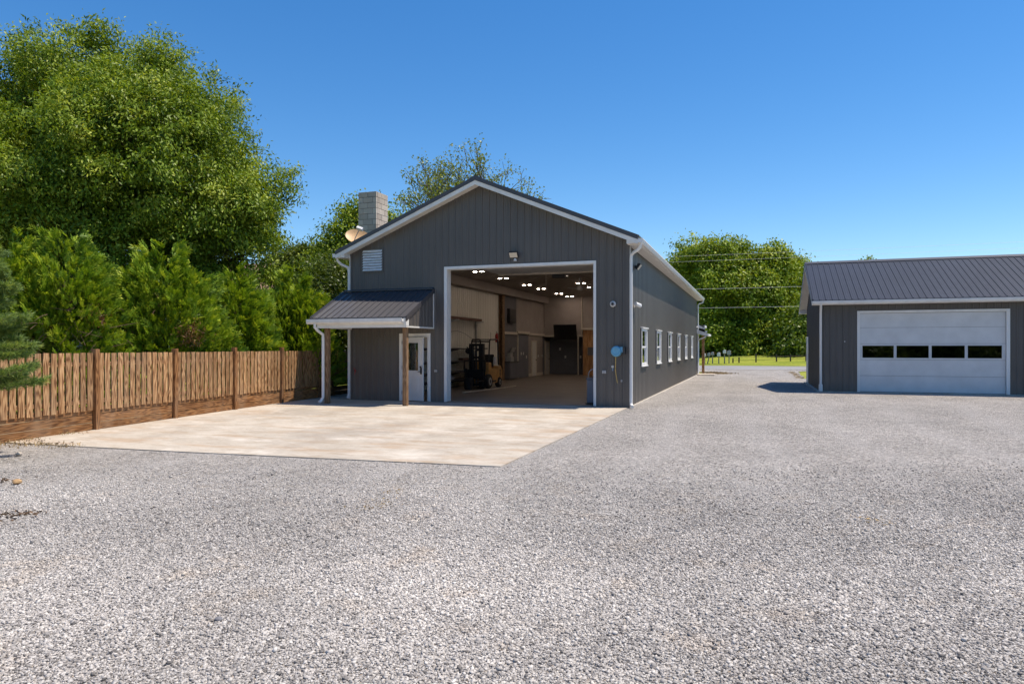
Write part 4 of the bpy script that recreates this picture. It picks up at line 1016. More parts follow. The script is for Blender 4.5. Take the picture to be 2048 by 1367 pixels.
for sg in (-1, 1):
    yw = GY0 if sg < 0 else GY1; ye = yw+sg*GO; zee = GE-GS*GO
    mb = MB(); mb.prism([(GC, gz(GC)+.06), (ye, zee+.06), (ye+sg*.03, zee+.13), (GC, gz(GC)+.16)], 'x', gx0, gx1)
    n = Vector((0, sg*GS, 1)).normalized(); x = gx0+.03
    while x < gx1:
        mb.rib((x, GC+sg*.1, gz(GC)+.16-GS*.1), (x, ye+sg*.02, zee+.137), n, .05, .026)
        for dx in (.076, .152): mb.rib((x+dx, GC+sg*.1, gz(GC)+.16-GS*.1), (x+dx, ye+sg*.02, zee+.137), n, .022, .005)
        x += .2286
    mb.build('roof', M['roof_garage'], gar)
    mb = MB(); mb.prism([(yw+sg*.003, zee-.04), (ye, zee-.04), (ye, zee+.055), (yw+sg*.003, GE)], 'x', gx0+.001, gx1-.001); mb.build('eave_soffit', M['soffit'], gar)
    g = MB(); g.prism([(ye+sg*.002, zee-.03), (ye+sg*.09, zee-.03), (ye+sg*.13, zee+.04), (ye+sg*.135, zee+.10), (ye+sg*.12, zee+.10), (ye+sg*.115, zee+.045), (ye+sg*.08, zee-.018), (ye+sg*.002, zee-.018)], 'x', gx0-.02, gx1)
    g.box(gx0-.024, gx0-.021, min(ye+sg*.002, ye+sg*.13), max(ye+sg*.002, ye+sg*.13), zee-.03, zee+.095); g.build('gutter', M['white'], gar)
mb = MB(); mb.prism([(GC-.2, gz(GC)+.20-GS*.2), (GC, gz(GC)+.215), (GC+.2, gz(GC)+.20-GS*.2), (GC+.2, gz(GC)+.175-GS*.2), (GC, gz(GC)+.19), (GC-.2, gz(GC)+.175-GS*.2)], 'x', gx0-.02, gx1+.02); mb.build('ridge_cap', M['roof'], gar)
for xo, d in ((gx0, -1), (gx1, 1)):
    mw, md = MB(), MB()
    for sg in (-1, 1):
        yw = GY0 if sg < 0 else GY1; ye = yw+sg*GO; zee = GE-GS*GO
        P = lambda a, b: [(GC, gz(GC)+a), (ye, zee+a), (ye, zee+b), (GC, gz(GC)+b)]
        x0, x1 = sorted((xo, xo+d*.02)); mw.prism(P(-.06, .06), 'x', x0, x1)
        x0, x1 = sorted((xo, GX0 if d < 0 else GX1)); mw.prism(P(-.03, -.005), 'x', x0, x1)
        x0, x1 = sorted((xo, xo+d*.03)); md.prism(P(.063, .18), 'x', x0, x1)
    mw.build('rake_board', M['soffit'], gar); md.build('rake_trim', M['roof_garage'], gar)
zee = GE-GS*GO
downspout([(GX0-.02, GY0-GO-.07, zee-.02), (GX0-.02, GY0-GO-.04, zee-.10), (GX0+.0, GY0-.12, zee-.24), (GX0-.0, GY0-.055, zee-.36), (GX0-.0, GY0-.055, .28), (GX0-.0, GY0-.055, .12)], gar)
mb = MB(); mb.tube([(GX0, GY0-.06, .30), (GX0, GY0-.07, .03)], .075, 10); mb.build('drain_boot', M['white'], gar, smooth=True)
mb = MB(); mb.box(A0-.05, A0, GY0-.035, GY0-.003, .03, AZ+.05); mb.box(A1, A1+.06, GY0-.035, GY0-.003, .03, AZ+.05); mb.box(A0, A1, GY0-.035, GY0-.003, AZ, AZ+.05)
mb.box(A1-.05, A1-.002, GY0-.033, GY0+.05, .035, AZ-.04); mb.box(A0+.002, A0+.05, GY0-.033, GY0+.05, .035, AZ-.04); mb.box(A0+.002, A1-.002, GY0-.033, GY0+.05, AZ-.04, AZ-.002)
mb.build('door_frame', M['white'], gar, bevel=.004)
dz = [.04, .655, 1.27, 1.885, 2.5, AZ-.045]
od = MB(); wx0, wx1 = A0+.14, A1-.17
for i in range(5):
    z0, z1 = dz[i]+.004, dz[i+1]-.004
    if i == 2:
        wz0, wz1 = z0+.07, z1-.07
        od.box(A0+.055, A1-.055, GY0+.05, GY0+.09, z0, wz0); od.box(A0+.055, A1-.055, GY0+.05, GY0+.09, wz1, z1)
        W4 = (wx1-wx0-3*.09)/4
        edges = [A0+.055] + [e for q in range(4) for e in (wx0+q*(W4+.09), wx0+q*(W4+.09)+W4)] + [A1-.055]
        for q in range(0, 10, 2): od.box(edges[q], edges[q+1], GY0+.05, GY0+.09, wz0, wz1)
    else:
        od.box(A0+.055, A1-.055, GY0+.05, GY0+.09, z0, z1)
        od.box(A0+.075, A1-.075, GY0+.0475, GY0+.05, z0+.02, z0+.03)
odo = od.build('overhead_door', M['door_white'], gar, bevel=.004)
fr = MB()
for q in range(4):
    a = wx0+q*(W4+.09); b = a+W4
    p = MB(); p.box(a, b, GY0+.066, GY0+.072, wz0, wz1); p.build('pane', M['glass_dark'], odo)
    fr.box(a-.03, a, GY0+.038, GY0+.049, wz0-.03, wz1+.03); fr.box(b, b+.03, GY0+.038, GY0+.049, wz0-.03, wz1+.03); fr.box(a, b, GY0+.038, GY0+.049, wz0-.03, wz0); fr.box(a, b, GY0+.038, GY0+.049, wz1, wz1+.03)
fr.build('window_frame', M['door_white'], odo)
sl_ = MB(); sl_.box(A0+.055, A1-.055, GY0+.045, GY0+.085, .031, .041); sl_.build('bottom_seal', M['rubber'], odo)
mb = MB(); mb.box(GX0-.035, GX0-.022, 36.0, 36.9, .05, 2.15); mb.box(GX0-.05, GX0-.022, 35.9, 36.0, .03, 2.25); mb.box(GX0-.05, GX0-.022, 36.9, 37.0, .03, 2.25); mb.box(GX0-.05, GX0-.022, 36.0, 36.9, 2.15, 2.25); mb.build('side_door', M['white'], gar)
mb = MB(); mb.box(GX0-.024, GX0+.07, GY0-.026, GY0, .02, GE-.1); mb.box(GX0-.024, GX0, GY0, GY0+.08, .02, GE-.1); mb.build('corner_trim', M['siding_garage'], gar)
mb = MB(); mb.box(9.62, 9.66, GY0-.06, GY0-.021, 2.62, 2.70); mb.box(9.60, 9.68, GY0-.03, GY0-.021, 2.60, 2.72); mb.box(3.30, 3.33, GY0-.03, GY0-.021, 1.95, 1.99); mb.build('hook', M['white_plastic'], gar)

# ------------------------------------------------------------------ fence
fn = thing('fence', (-13.4, 13, 0), 'tall brown picket fence with kick boards along the concrete apron', 'fence')
fdir = Vector((-.115, 1, 0)).normalized(); fnrm = Vector((1, .115, 0)).normalized()
f0 = Vector((-13.14, 10.96, 0)); rr = random.Random(11)
for k in range(-3, 7):
    p = f0 + fdir*2.405*k
    m = MB(); h = 1.72+rr.uniform(-.03, .05); g0 = -.05
    m.obox(p + fnrm*.01 + Vector((0,0,h/2+g0/2)), fdir*.056, fnrm*.056, Vector((rr.uniform(-.006,.006), rr.uniform(-.006,.006), (h-g0)/2)), rr.uniform(.25, .6), 2)
    m.build('post', M['fence_board'], fn, bevel=.005)
    if k == 6: break
    a = .058; L = 2.405-2*a; npk = 13; pit = L/npk
    m = MB()
    for i in range(npk):
        c = p + fdir*(a + pit*(i+.5)); top = 1.63+rr.uniform(-.006, .006); bot = .425+rr.uniform(-.012, .012)
        tilt = rr.uniform(-.008, .008)
        m.obox(c + fnrm*(.0+rr.uniform(-.003, .003)) + Vector((0,0,(top+bot)/2)), fdir*(pit/2-.018-rr.uniform(0, .007)), fnrm*.010, Vector((fdir.x*tilt, fdir.y*tilt, (top-bot)/2)), rr.random()**1.2, 2)
    pk = m.build('picket_panel', M['fence'], fn)
    m = MB()
    for zz in (.62, 1.40): m.obox(p + fdir*1.2025 - fnrm*.030 + Vector((0,0,zz)), fdir*(L/2), fnrm*.019, Vector((0,0,.042)), .3, 0)
    m.build('rail', M['fence'], fn)
    m = MB()
    for j, (z0, z1) in enumerate(((-.05, .160), (.172, .335), (.347, .50))):
        m.obox(p + fdir*1.2025 - fnrm*(.028+.002*j) + Vector((0,0,(z0+z1)/2)), fdir*(L/2), fnrm*.016, Vector((0,0,(z1-z0)/2)), rr.uniform(.2, .8), 0)
    m.build('kick_board', M['fence_board'], fn)
# ------------------------------------------------------------------ vegetation
TH = math.atan2(485, 1390)
RV = np.array([math.cos(TH), math.sin(TH), 0.0]); FV = np.array([-math.sin(TH), math.cos(TH), 0.0])
def at(px, py, d):
    """a point of the place, from a bearing and a height read at distance d"""
    return RV*((px-1024)*d/1390) + FV*d + np.array([0, 0, 1.75 + (694-py)*d/1390])
def nrm(a): return a/np.maximum(np.linalg.norm(a, axis=1, keepdims=True), 1e-9)

def leaves_mesh(name, P, A, S, L, W, tone, mat, parent):
    off = np.array(world_off(parent))
    A = nrm(A); S = nrm(S - A*np.sum(S*A, 1, keepdims=True)); N = np.cross(A, S)
    L = L[:,None]; W = W[:,None]
    V = np.stack([P - A*L*.5, P + S*W*.5 + N*W*.12 - A*L*.05, P + A*L*.5 - N*L*.10, P - S*W*.5 + N*W*.12 - A*L*.05], 1) - off
    F = np.arange(len(P)*4).reshape(-1, 4)
    return np_mesh(name, V.reshape(-1, 3), F, mat, np.clip(tone, 0, 1), parent)

def limb(mb, p, q, r0, r1, R, n=5, sag=0.12, k=6):
    p, q = np.array(p), np.array(q); ln = np.linalg.norm(q-p)
    b = R.normal(0, sag*ln, 3); b[2] = abs(b[2])*.6
    pts = [p + (q-p)*t + b*math.sin(t*PI)*.5 for t in np.linspace(0, 1, n)]
    mb.tube(pts, [r0+(r1-r0)*t for t in np.linspace(0, 1, n)], k)

def broadleaf(name, label, cat, base, lobes, ncl, per, L, W, cr, mat, seed, group=None, trunk_r=.3, droop=.35, twigs=14, flat=.42, inner=.25, dtone=0.0, clump=0, nclump=0):
    R = np.random.default_rng(seed)
    root = thing(name, tuple(base), label, cat, group)
    base = np.array(base, float)
    lob = [(np.array(c, float), np.array(r if hasattr(r, '__len__') else (r, r, r*.92), float)) for c, r in lobes]
    wt = np.array([r[0]*r[1] for _, r in lob]); wt /= wt.sum()
    C, O = [], []
    K, KU = [], []
    if clump:                       # boughs: leaf layers gather round these, with dark gaps between
        tries = 0
        while len(K) < nclump:
            i = R.choice(len(lob), p=wt); c, r = lob[i]
            u = R.normal(size=3); u /= np.linalg.norm(u)
            p = c + u*r*(R.uniform(.80, 1.02) if R.random() > inner else R.uniform(.3, .8))
            if p[2] < base[2]+.5 or (any(np.linalg.norm((p-c2)/r2) < .78 for j, (c2, r2) in enumerate(lob) if j != i) and R.random() < .7): continue
            if len(K) and tries < 6 and np.min(np.linalg.norm(np.array(K)-p, axis=1)) < clump*.9: tries += 1; continue
            tries = 0; K.append(p); KU.append(u)
        K, KU = np.array(K), np.array(KU); KR = clump*R.uniform(.6, 1.3, nclump)
    while len(C) < ncl:
        if clump:
            i = R.choice(nclump, p=KR**2/np.sum(KR**2)); v = R.normal(size=3); v /= np.linalg.norm(v)
            f = R.random()**.45; v[2] = v[2]*.78 + .12
            p = K[i] + v*f*KR[i] + KU[i]*KR[i]*.15; p[2] -= .35*KR[i]*f*f*(1-abs(v[2]))
            u = v*.6 + KU[i]*.6
        else:
            i = R.choice(len(lob), p=wt); c, r = lob[i]
            u = R.normal(size=3); u /= np.linalg.norm(u)
            f = R.uniform(.15, .75) if R.random() < inner else R.uniform(.78, 1.04) + max(0, R.normal(0, .05))
            p = c + u*r*f
            if any(np.linalg.norm((p-c2)/r2) < .72 for j, (c2, r2) in enumerate(lob) if j != i) and R.random() < .75: continue
        if p[2] < base[2]+.3: continue
        C.append(p); O.append(u)
    C = np.array(C); O = np.array(O)
    n = ncl*per
    sc = np.repeat(R.uniform(.65, 1.35, ncl), per)[:,None]
    ax = np.repeat(nrm(O + R.normal(0, .5, (ncl, 3)) + [0, 0, -.15]), per, 0)
    P = np.repeat(C, per, 0) + R.normal(size=(n, 3))*np.array([cr, cr, cr*flat])*sc + ax*(R.normal(0, cr*.7, n))[:,None]
    A = ax*.7 + R.normal(0, .55, (n, 3)) + np.array([0, 0, -droop])
    Nt = np.repeat(nrm(O), per, 0)*.55 + np.array([0, 0, .5]) + R.normal(0, .5, (n, 3))
    S = np.cross(Nt, nrm(A))
    tone = np.repeat(R.normal(.45+dtone, .13, ncl), per) + R.normal(0, .12, n)
    leaves_mesh('crown', P, A, S, L*R.uniform(.6, 1.3, n), W*R.uniform(.6, 1.25, n), tone, mat, root)
    mb = MB()
    fork = base + np.array([0, 0, (min(c[2]-r[2] for c, r in lob)-base[2])*.75 + .6])
    limb(mb, base, fork, trunk_r*1.25, trunk_r, R, 5, .02, 10)
    for c, r in lob:
        mid = fork + (c-fork)*.55 + [0, 0, .08*np.linalg.norm(c-fork)]
        limb(mb, fork, mid, trunk_r*.55, trunk_r*.32, R, 5, .08); limb(mb, mid, c, trunk_r*.32, trunk_r*.16, R, 5, .1)
        near = np.argsort(np.linalg.norm((C-c)/r, axis=1))
        near = near[np.linalg.norm((C[near]-c)/r, axis=1) < 1.05]
        if len(near):
            for j in R.choice(near, min(twigs, len(near)), replace=False): limb(mb, c + (C[j]-c)*.0, C[j], trunk_r*.11, trunk_r*.03, R, 5, .12, 5)
    mb.build('trunk', M['bark'], root, fix=False)
    return root

# the big tree beyond the fence
D = 26.0
T1 = [((125,160),88,0),((215,150),78,.2),((305,200),84,0),((390,265),84,0),((40,205),100,0),((470,370),76,.3),((-70,300),140,0),((505,460),70,.5),((260,260),110,-1.0),
      ((300,345),145,-2.0),((130,390),150,-2.2),((420,430),100,-1.4),((-10,450),140,-1.0),((225,500),140,-1.6),((470,520),72,-.6),((200,300),170,3.0),((380,380),125,2.6),((50,350),170,2.5),((545,400),26,.2)]
broadleaf('shade_tree', 'huge round green tree rising behind the fence, tallest in view', 'tree', at(230, 694, 26.5)*[1,1,0],
          [(at(px, py, D+dd), r*D/1390) for (px, py), r, dd in T1], 9500, 56, .15, .062, .20, M['leaf_big'], 21, trunk_r=.34, droop=.55, twigs=22, flat=.6, inner=.16, clump=1.0, nclump=330)

def cedar(label, base, H, Rad, seed, nsp=3600, bare=None, brown=0):
    R = np.random.default_rng(seed)
    root = thing('arborvitae', (base[0], base[1], -.03), label, 'evergreen', 'arborvitae in a row behind the fence')
    bx = np.array([base[0], base[1], 0.0])
    # plumes: leaning columns of sprays give the ragged outline
    npl = 46; pa = R.uniform(0, 2*PI, npl); ph = R.uniform(.25, 1.0, npl)*H; ph[:3] = H*R.uniform(.93, 1.04, 3)
    prr = Rad*np.clip(1.02-(ph/H)**2.6*.80, .05, 1)*R.uniform(.75, 1.12, npl)
    k = R.integers(0, npl, nsp); t = R.random(nsp)**.75
    ctr = np.stack([np.cos(pa[k])*prr[k], np.sin(pa[k])*prr[k]], 1)*(.5+.5*t)[:,None]
    z = ph[k]*(.12+.88*t) - .05
    rr_ = Rad*.30*np.clip(1.15-t, .12, 1)
    ang = R.uniform(0, 2*PI, nsp); q = np.sqrt(R.random(nsp))
    P = np.stack([ctr[:,0]+np.cos(ang)*rr_*q, ctr[:,1]+np.sin(ang)*rr_*q, z], 1)
    # skirt and body
    nb = int(nsp*.55); zb = R.uniform(.08, .80, nb)*H; ab = R.uniform(0, 2*PI, nb)
    rb = Rad*np.clip(1.0-(zb/H)**2.6*.75, .1, 1)*(.72+.30*np.sqrt(R.random(nb)))*(1+.16*np.sin(ab*3+zb*2.1+seed)+.1*np.sin(ab*7+zb*4))
    P = np.concatenate([P, np.stack([np.cos(ab)*rb, np.sin(ab)*rb, zb], 1)])
    if bare is not None: P = P[~bare(P)]
    n = len(P)
    out = nrm(np.stack([P[:,0], P[:,1], np.zeros(n)], 1)+R.normal(0, .02, (n, 3)))
    D_ = nrm(out*.75 + np.array([0, 0, .62]) + R.normal(0, .30, (n, 3)))
    side = nrm(np.cross(D_, nrm(np.cross(out, np.tile([0, 0, 1.], (n, 1))) + R.normal(0, .6, (n, 3)))))
    ln = R.uniform(.15, .36, n)
    # each spray: a flat fan of leaflets
    offs = [(0.0, 0.0, .95)] + [(u, s*1.0, .55*(1-u*.45)) for u in (.02, .2, .38, .56, .74) for s in (-1, 1)]
    PP, AA, SS, LL, WW_, TT = [], [], [], [], [], []
    st = R.normal(.45, .13, n) + .22*(z.mean() < 0)
    for u, s, l in offs:
        a = D_ + side*s*.85 + R.normal(0, .10, (n, 3)); a = nrm(a)
        lf_ = ln*l
        PP.append(P + D_*(ln*u)[:,None] + a*(lf_*.5)[:,None]); AA.append(a); SS.append(np.cross(D_, np.cross(side, D_)) + 0*a if s == 0 else D_ + R.normal(0, .1, (n, 3)))
        LL.append(lf_); WW_.append(np.full(n, .028)*R.uniform(.8, 1.5, n)); TT.append(st + R.normal(0, .08, n) + .15*u)
    P2 = np.concatenate(PP) + np.append(bx[:2], 0)
    leaves_mesh('foliage', P2, np.concatenate(AA), np.concatenate(SS), np.concatenate(LL), np.concatenate(WW_), np.concatenate(TT), M['leaf_cedar'], root)
    if brown:
        m_ = brown; idx = R.integers(0, n, 1)
        c = bx + np.array(m_[0]); q = 90
        Pb = c + R.normal(0, 1, (q*9, 3))*m_[1]
        leaves_mesh('dead_spray', Pb, R.normal(0, 1, (q*9, 3)) + [0, 0, -.4], R.normal(0, 1, (q*9, 3)), R.uniform(.06, .16, q*9), R.uniform(.015, .03, q*9), R.normal(.5, .2, q*9), M['leaf_brown'], root)
    mb = MB(); limb(mb, bx + [0, 0, -.03], bx + [0, 0, H*.72], .10, .02, R, 5, .01, 8)
    for i in range(70):
        h = R.uniform(.12, .8)*H; a = R.uniform(0, 2*PI); r = Rad*.75*(1-h/H*.7)
        limb(mb, bx + [0, 0, h*.8], bx + [math.cos(a)*r, math.sin(a)*r, h], .022, .007, R, 5, .10, 5)
    if bare is not None:
        for i in range(260):
            q_ = np.array([R.uniform(-1, 1)*Rad, R.uniform(-1, 1)*Rad, R.uniform(1.3, 2.7)])
            limb(mb, bx + q_, bx + q_ + R.normal(0, .28, 3), .008, .003, R, 4, .2, 4)
    mb.build('trunk', M['stem'], root, fix=False)
def bare_patch(P):      # the see-through twiggy hollow low on the side towards the yard
    lat = P[:,0]*RV[0] + P[:,1]*RV[1]
    return (np.abs(lat-.0) < .62) & (P[:,2] > 1.2) & (P[:,2] < 2.30-.5*np.abs(lat))
cedar('ragged arborvitae half hidden by the blue-green pine', at(18, 694, 17.6), 4.75, 1.15, 1, 3600)
cedar('tall arborvitae with a bare twiggy hollow above the fence', at(128, 694, 18.2), 4.9, 1.51, 2, 4200, bare_patch, ((.75, .3, 2.55), .12))
cedar('broad arborvitae with browned sprays, behind the middle of the fence', at(328, 694, 20.2), 4.75, 1.93, 3, 5600, None, ((1.5, -.5, 2.1), .17))
cedar('yellowish narrow arborvitae between the broad one and the darker end one', at(468, 694, 22.3), 4.35, 1.4, 4, 3800)
cedar('dark green arborvitae just beside the small canopy roof', at(585, 694, 25.0), 4.5, 1.62, 5, 4200)
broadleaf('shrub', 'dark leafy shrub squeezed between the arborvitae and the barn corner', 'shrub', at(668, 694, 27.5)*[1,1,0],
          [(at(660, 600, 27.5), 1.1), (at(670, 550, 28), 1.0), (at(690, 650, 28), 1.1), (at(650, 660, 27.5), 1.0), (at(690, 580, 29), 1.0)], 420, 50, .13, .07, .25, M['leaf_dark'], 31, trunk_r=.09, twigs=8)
broadleaf('maple_tree', 'leafy tree standing directly behind the block chimney', 'tree', at(700, 694, 41)*[1,1,0],
          [(at(690, 475, 41), 1.1), (at(705, 440, 41), .7), (at(668, 505, 40.5), .8), (at(735, 450, 42), 1.6), (at(760, 500, 42), 1.8), (at(650, 540, 41), 1.2), (at(700, 540, 42), 2.0)], 620, 46, .19, .11, .36, M['leaf_far'], 32, trunk_r=.2, twigs=20)
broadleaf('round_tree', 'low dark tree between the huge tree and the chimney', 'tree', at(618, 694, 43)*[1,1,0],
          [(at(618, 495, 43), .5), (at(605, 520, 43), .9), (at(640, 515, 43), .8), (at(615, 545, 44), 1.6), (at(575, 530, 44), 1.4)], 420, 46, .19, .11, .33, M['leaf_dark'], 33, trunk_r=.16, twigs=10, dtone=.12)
broadleaf('shrub', 'yellow-green bush before the tan house roof', 'shrub', at(640, 694, 33)*[1,1,0],
          [(at(645, 555, 33), .85), (at(625, 590, 33), 1.0), (at(668, 585, 33.5), .9), (at(640, 640, 33), 1.2)], 300, 46, .15, .08, .28, M['leaf_lime'], 34, trunk_r=.09, twigs=8, dtone=-.15)

# sparse tree behind the barn roof
def sparse_tree():
    R = np.random.default_rng(77)
    base = at(925, 694, 62)*[1,1,0]
    root = thing('sparse_tree', tuple(base), 'thinly leaved tree with bare upper twigs showing above the barn ridge', 'tree')
    mb = MB(); tips = []; bare = []
    def grow(p, d, ln, r, lev):
        d = d/np.linalg.norm(d); q = p + d*ln
        limb(mb, p, q, r, r*.62, R, 5, .07, 6 if lev > 1 else 4)
        if lev == 0: (tips if R.random() < .84 else bare).append((q, d)); return
        for i in range(R.integers(2, 5) if lev < 4 else 4):
            v = d + R.normal(0, .46, 3); v[2] += .16
            grow(q if i else p + d*ln*.8, v, ln*R.uniform(.58, .82), r*.60, lev-1)
        if lev <= 2: tips.append((q, d))
    fork = base + [0, 0, 7.5]
    limb(mb, base, fork, .42, .34, R, 5, .02, 10)
    for tx, ty in ((868, 430), (905, 400), (985, 400), (1010, 440), (830, 460), (945, 420)):
        tgt = at(tx, ty, 62 + R.uniform(-2, 2)); grow(fork, tgt-fork, np.linalg.norm(tgt-fork)*.57, .17, 4)
    mb.build('trunk', M['bark'], root, fix=False)
    C = np.array([t[0] for t in tips]); per = 9; n = len(C)*per
    P = np.repeat(C, per, 0) + R.normal(0, .30, (n, 3))
    leaves_mesh('crown', P, R.normal(0, 1, (n, 3)) + [0, 0, -.3], R.normal(0, 1, (n, 3)), R.uniform(.15, .30, n), R.uniform(.10, .18, n), R.normal(.5, .2, n), M['leaf_sparse'], root)
sparse_tree()

# trees across the road
def far_tree(name, label, px, d, spec, seed, ncl, mat='leaf_far', per=46, L=.36, W=.22, cr=.50, dtone=0.0, group=None):
    return broadleaf(name, label, 'tree', at(px, 694, d)*[1,1,0] + [0,0,.7], [(at(x, y, d+dd), (r*.82-3)*d/1390) for x, y, r, dd in spec], int(ncl*1.35), per, L, W, cr, M[mat], seed, group, trunk_r=.4, twigs=16, flat=.5, inner=.25, dtone=dtone, clump=2.0, nclump=int(ncl/15))
ft = far_tree('maple_tree', 'full green tree across the road behind the barn eave', 1400, 92,
    [(1362,540,34,0),(1390,520,34,0),(1345,600,40,1),(1400,580,52,-1),(1372,640,46,0),(1420,640,46,-1),(1350,560,28,2),(1400,680,30,-3),(1330,650,40,1)], 51, 1250)
far_tree('maple_tree', 'broad sunlit maple across the road behind the row of mailboxes', 1490, 88,
    [(1432,525,38,0),(1468,512,28,0),(1500,530,36,0),(1532,535,36,0),(1450,580,50,-2),(1510,590,52,-2),(1480,640,52,-2),(1440,660,42,-3),(1530,650,44,-2),(1560,600,34,0),(1500,685,30,-4),(1410,550,30,0),(1555,550,28,0)], 52, 1900, dtone=.03)
far_tree('maple_tree', 'airy tree with sky gaps across the road, overlapping the garage gable', 1570, 95,
    [(1560,520,26,0),(1588,528,24,0),(1598,560,20,0),(1575,570,22,1),(1560,640,30,1),(1592,612,16,0),(1552,680,26,0),(1540,560,26,2)], 53, 560)
far_tree('lime_tree', 'bright yellow-green tree low beside the garage wall', 1606, 80,
    [(1600,650,24,0),(1618,640,28,0),(1590,680,20,-1),(1640,660,36,1),(1612,690,22,-1),(1580,700,12,-1)], 54, 420, 'leaf_lime')
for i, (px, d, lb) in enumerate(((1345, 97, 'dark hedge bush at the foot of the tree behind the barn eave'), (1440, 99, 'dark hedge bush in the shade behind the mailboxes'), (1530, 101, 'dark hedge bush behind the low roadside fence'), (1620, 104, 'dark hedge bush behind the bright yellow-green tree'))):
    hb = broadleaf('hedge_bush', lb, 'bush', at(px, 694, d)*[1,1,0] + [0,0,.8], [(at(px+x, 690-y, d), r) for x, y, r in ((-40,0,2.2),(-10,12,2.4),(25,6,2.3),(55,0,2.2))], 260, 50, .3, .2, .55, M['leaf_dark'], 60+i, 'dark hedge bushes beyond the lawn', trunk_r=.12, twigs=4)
broadleaf('garden_tree', 'small tree tip poking above the garage ridge', 'tree', at(1737, 694, 70)*[1,1,0],
    [(at(1737, 560, 70), 1.9), (at(1736, 528, 70), .55), (at(1738, 518, 70), .22)], 130, 30, .22, .13, .3, M['leaf_far'], 71, trunk_r=.12, twigs=6)
for i, (x, y, s, rz) in enumerate(((4, -34, .9, 1), (13, -30, 1.0, 2.2), (22, -32, .95, 4), (31, -29, 1.05, .5), (41, -33, .9, 3), (-8, -36, 1, 5))):
    o = copy_tree(ft); o.location = (x, y, 0); o.rotation_euler.z = rz; o.scale = (s*.8, s*.8, s*.8)
    tag(o, 'full green tree in the row behind the yard', 'tree', 'trees behind the yard')

for i in range(9):
    o = copy_tree(hb); o.location = (-4+i*4.6, -25.5+(i%3)*.6, -.2); o.rotation_euler.z = i*1.3; o.scale = (.9, .9, .8)
    tag(o, 'dark hedge bush in the row behind the yard', 'bush', 'hedge bushes behind the yard')

# pine at the side of the yard
def pine():
    R = np.random.default_rng(9)
    base = np.array([-11.55, 7.2, 0.0]); H = 3.5
    root = thing('pine_tree', tuple(base), 'young blue-green pine with soft needles before the fence', 'pine')
    mb = MB(); limb(mb, base, base + [0, 0, H], .06, .012, R, 5, .005, 8)
    TP, TD = [], []
    for w_ in range(12):
        h = .95 + w_*.215 + R.normal(0, .05); ln = 1.0*(1-(h-.6)/3.6)+.2
        for b in range(7):
            a = 2*PI*b/7 + w_*.5 + R.normal(0, .15); d = np.array([math.cos(a), math.sin(a), R.uniform(.05, .35)])
            p = base + [0, 0, h + R.normal(0, .07)]; L_ = ln*R.uniform(.75, 1.15); q = p + d*L_ + [0, 0, .0]
            limb(mb, p, q, .016, .006, R, 5, .03, 5)
            for t in np.linspace(.3, 1, 8):
                for s in (-1, 1):
                    o = p + (q-p)*t; dd = d/np.linalg.norm(d) + np.cross(d, [0, 0, 1])*s*R.uniform(.5, 1.0) + [0, 0, R.uniform(.1, .5)]; dd /= np.linalg.norm(dd)
                    l2 = .30*(1.2-t*.6)*R.uniform(.6, 1.2); limb(mb, o, o+dd*l2, .006, .003, R, 3, .03, 4)
                    for u in np.arange(.15, 1.02, .14): TP.append(o+dd*l2*u); TD.append(dd)
            TP.append(q); TD.append(d)
    mb.build('trunk', M['bark'], root, fix=False)
    TP, TD = np.array(TP), nrm(np.array(TD)); per = 17; n = len(TP)*per
    tuft = np.repeat(TP, per, 0) + R.normal(0, .012, (n, 3)); A = np.repeat(TD, per, 0)*.75 + R.normal(0, .45, (n, 3)); A = nrm(A)
    L = R.uniform(.065, .125, n)
    leaves_mesh('needles', tuft + A*(L*.5)[:,None], A, R.normal(0, 1, (n, 3)), L, np.full(n, .0085), np.repeat(R.normal(.42, .15, len(TP)), per) + R.normal(0, .12, n), M['needle'], root)
pine()

# tufts, dead leaves
def blades(name, label, pts, n, hmin, hmax, spread, mat, seed, flat=False, w=.012):
    R = np.random.default_rng(seed)
    pts = np.array(pts, float); i = R.integers(0, len(pts), n)
    P = np.zeros((n, 3)); P[:, :2] = pts[i] + R.normal(0, 1, (n, 2))*spread
    L = R.uniform(hmin, hmax, n)
    A = R.normal(0, .4, (n, 3)) + ([0, 0, 1] if not flat else [0, 0, .05]); A = nrm(A) if not flat else nrm(A*[1, 1, .25])
    P[:, 2] = L*.45*A[:, 2] + .012
    o = leaves_mesh(name, P, A, R.normal(0, 1, (n, 3)), L, R.uniform(.7, 1.5, n)*w, R.random(n), M[mat], None)
    tag(o, label, 'plants', kind='stuff')
blades('dry_grass', 'dry straw-coloured grass along the foot of the fence', [(-12.95, 8.9), (-12.8, 8.5), (-13.0, 9.3), (-12.6, 8.3), (-12.9, 8.7), (-12.0, 8.85), (-11.4, 8.9), (-12.3, 8.75), (-13.05, 10.2)], 800, .02, .08, .15, 'dry_blade', 5)
blades('dead_leaves', 'dark dead leaves and twigs scattered on the gravel edge', [at(20, 1032, 1)[:2]*7.2, at(45, 1030, 1)[:2]*7.2, at(-10, 1040, 1)[:2]*7.1, at(2, 960, 1)[:2]*9.1, at(75, 880, 1)[:2]*12.9, at(110, 890, 1)[:2]*12.5], 190, .03, .09, .11, 'dead_leaf', 6, True, .022)
blades('yard_weeds', 'small weeds sprouting through the gravel', [at(768, 1005, 1)[:2]*7.82, at(785, 985, 1)[:2]*8.36, at(740, 1015, 1)[:2]*7.6, at(1750, 1040, 1)[:2]*7.0], 130, .015, .05, .10, 'dry_blade', 27, True, .012)
blades('verge_grass', 'patchy dry grass at the foot of the rear porch post', [(-2.5, 47.2), (-2.2, 48.0), (-2.7, 49), (-1.9, 47.5)], 900, .05, .14, .35, 'dry_blade', 7, False, .03)
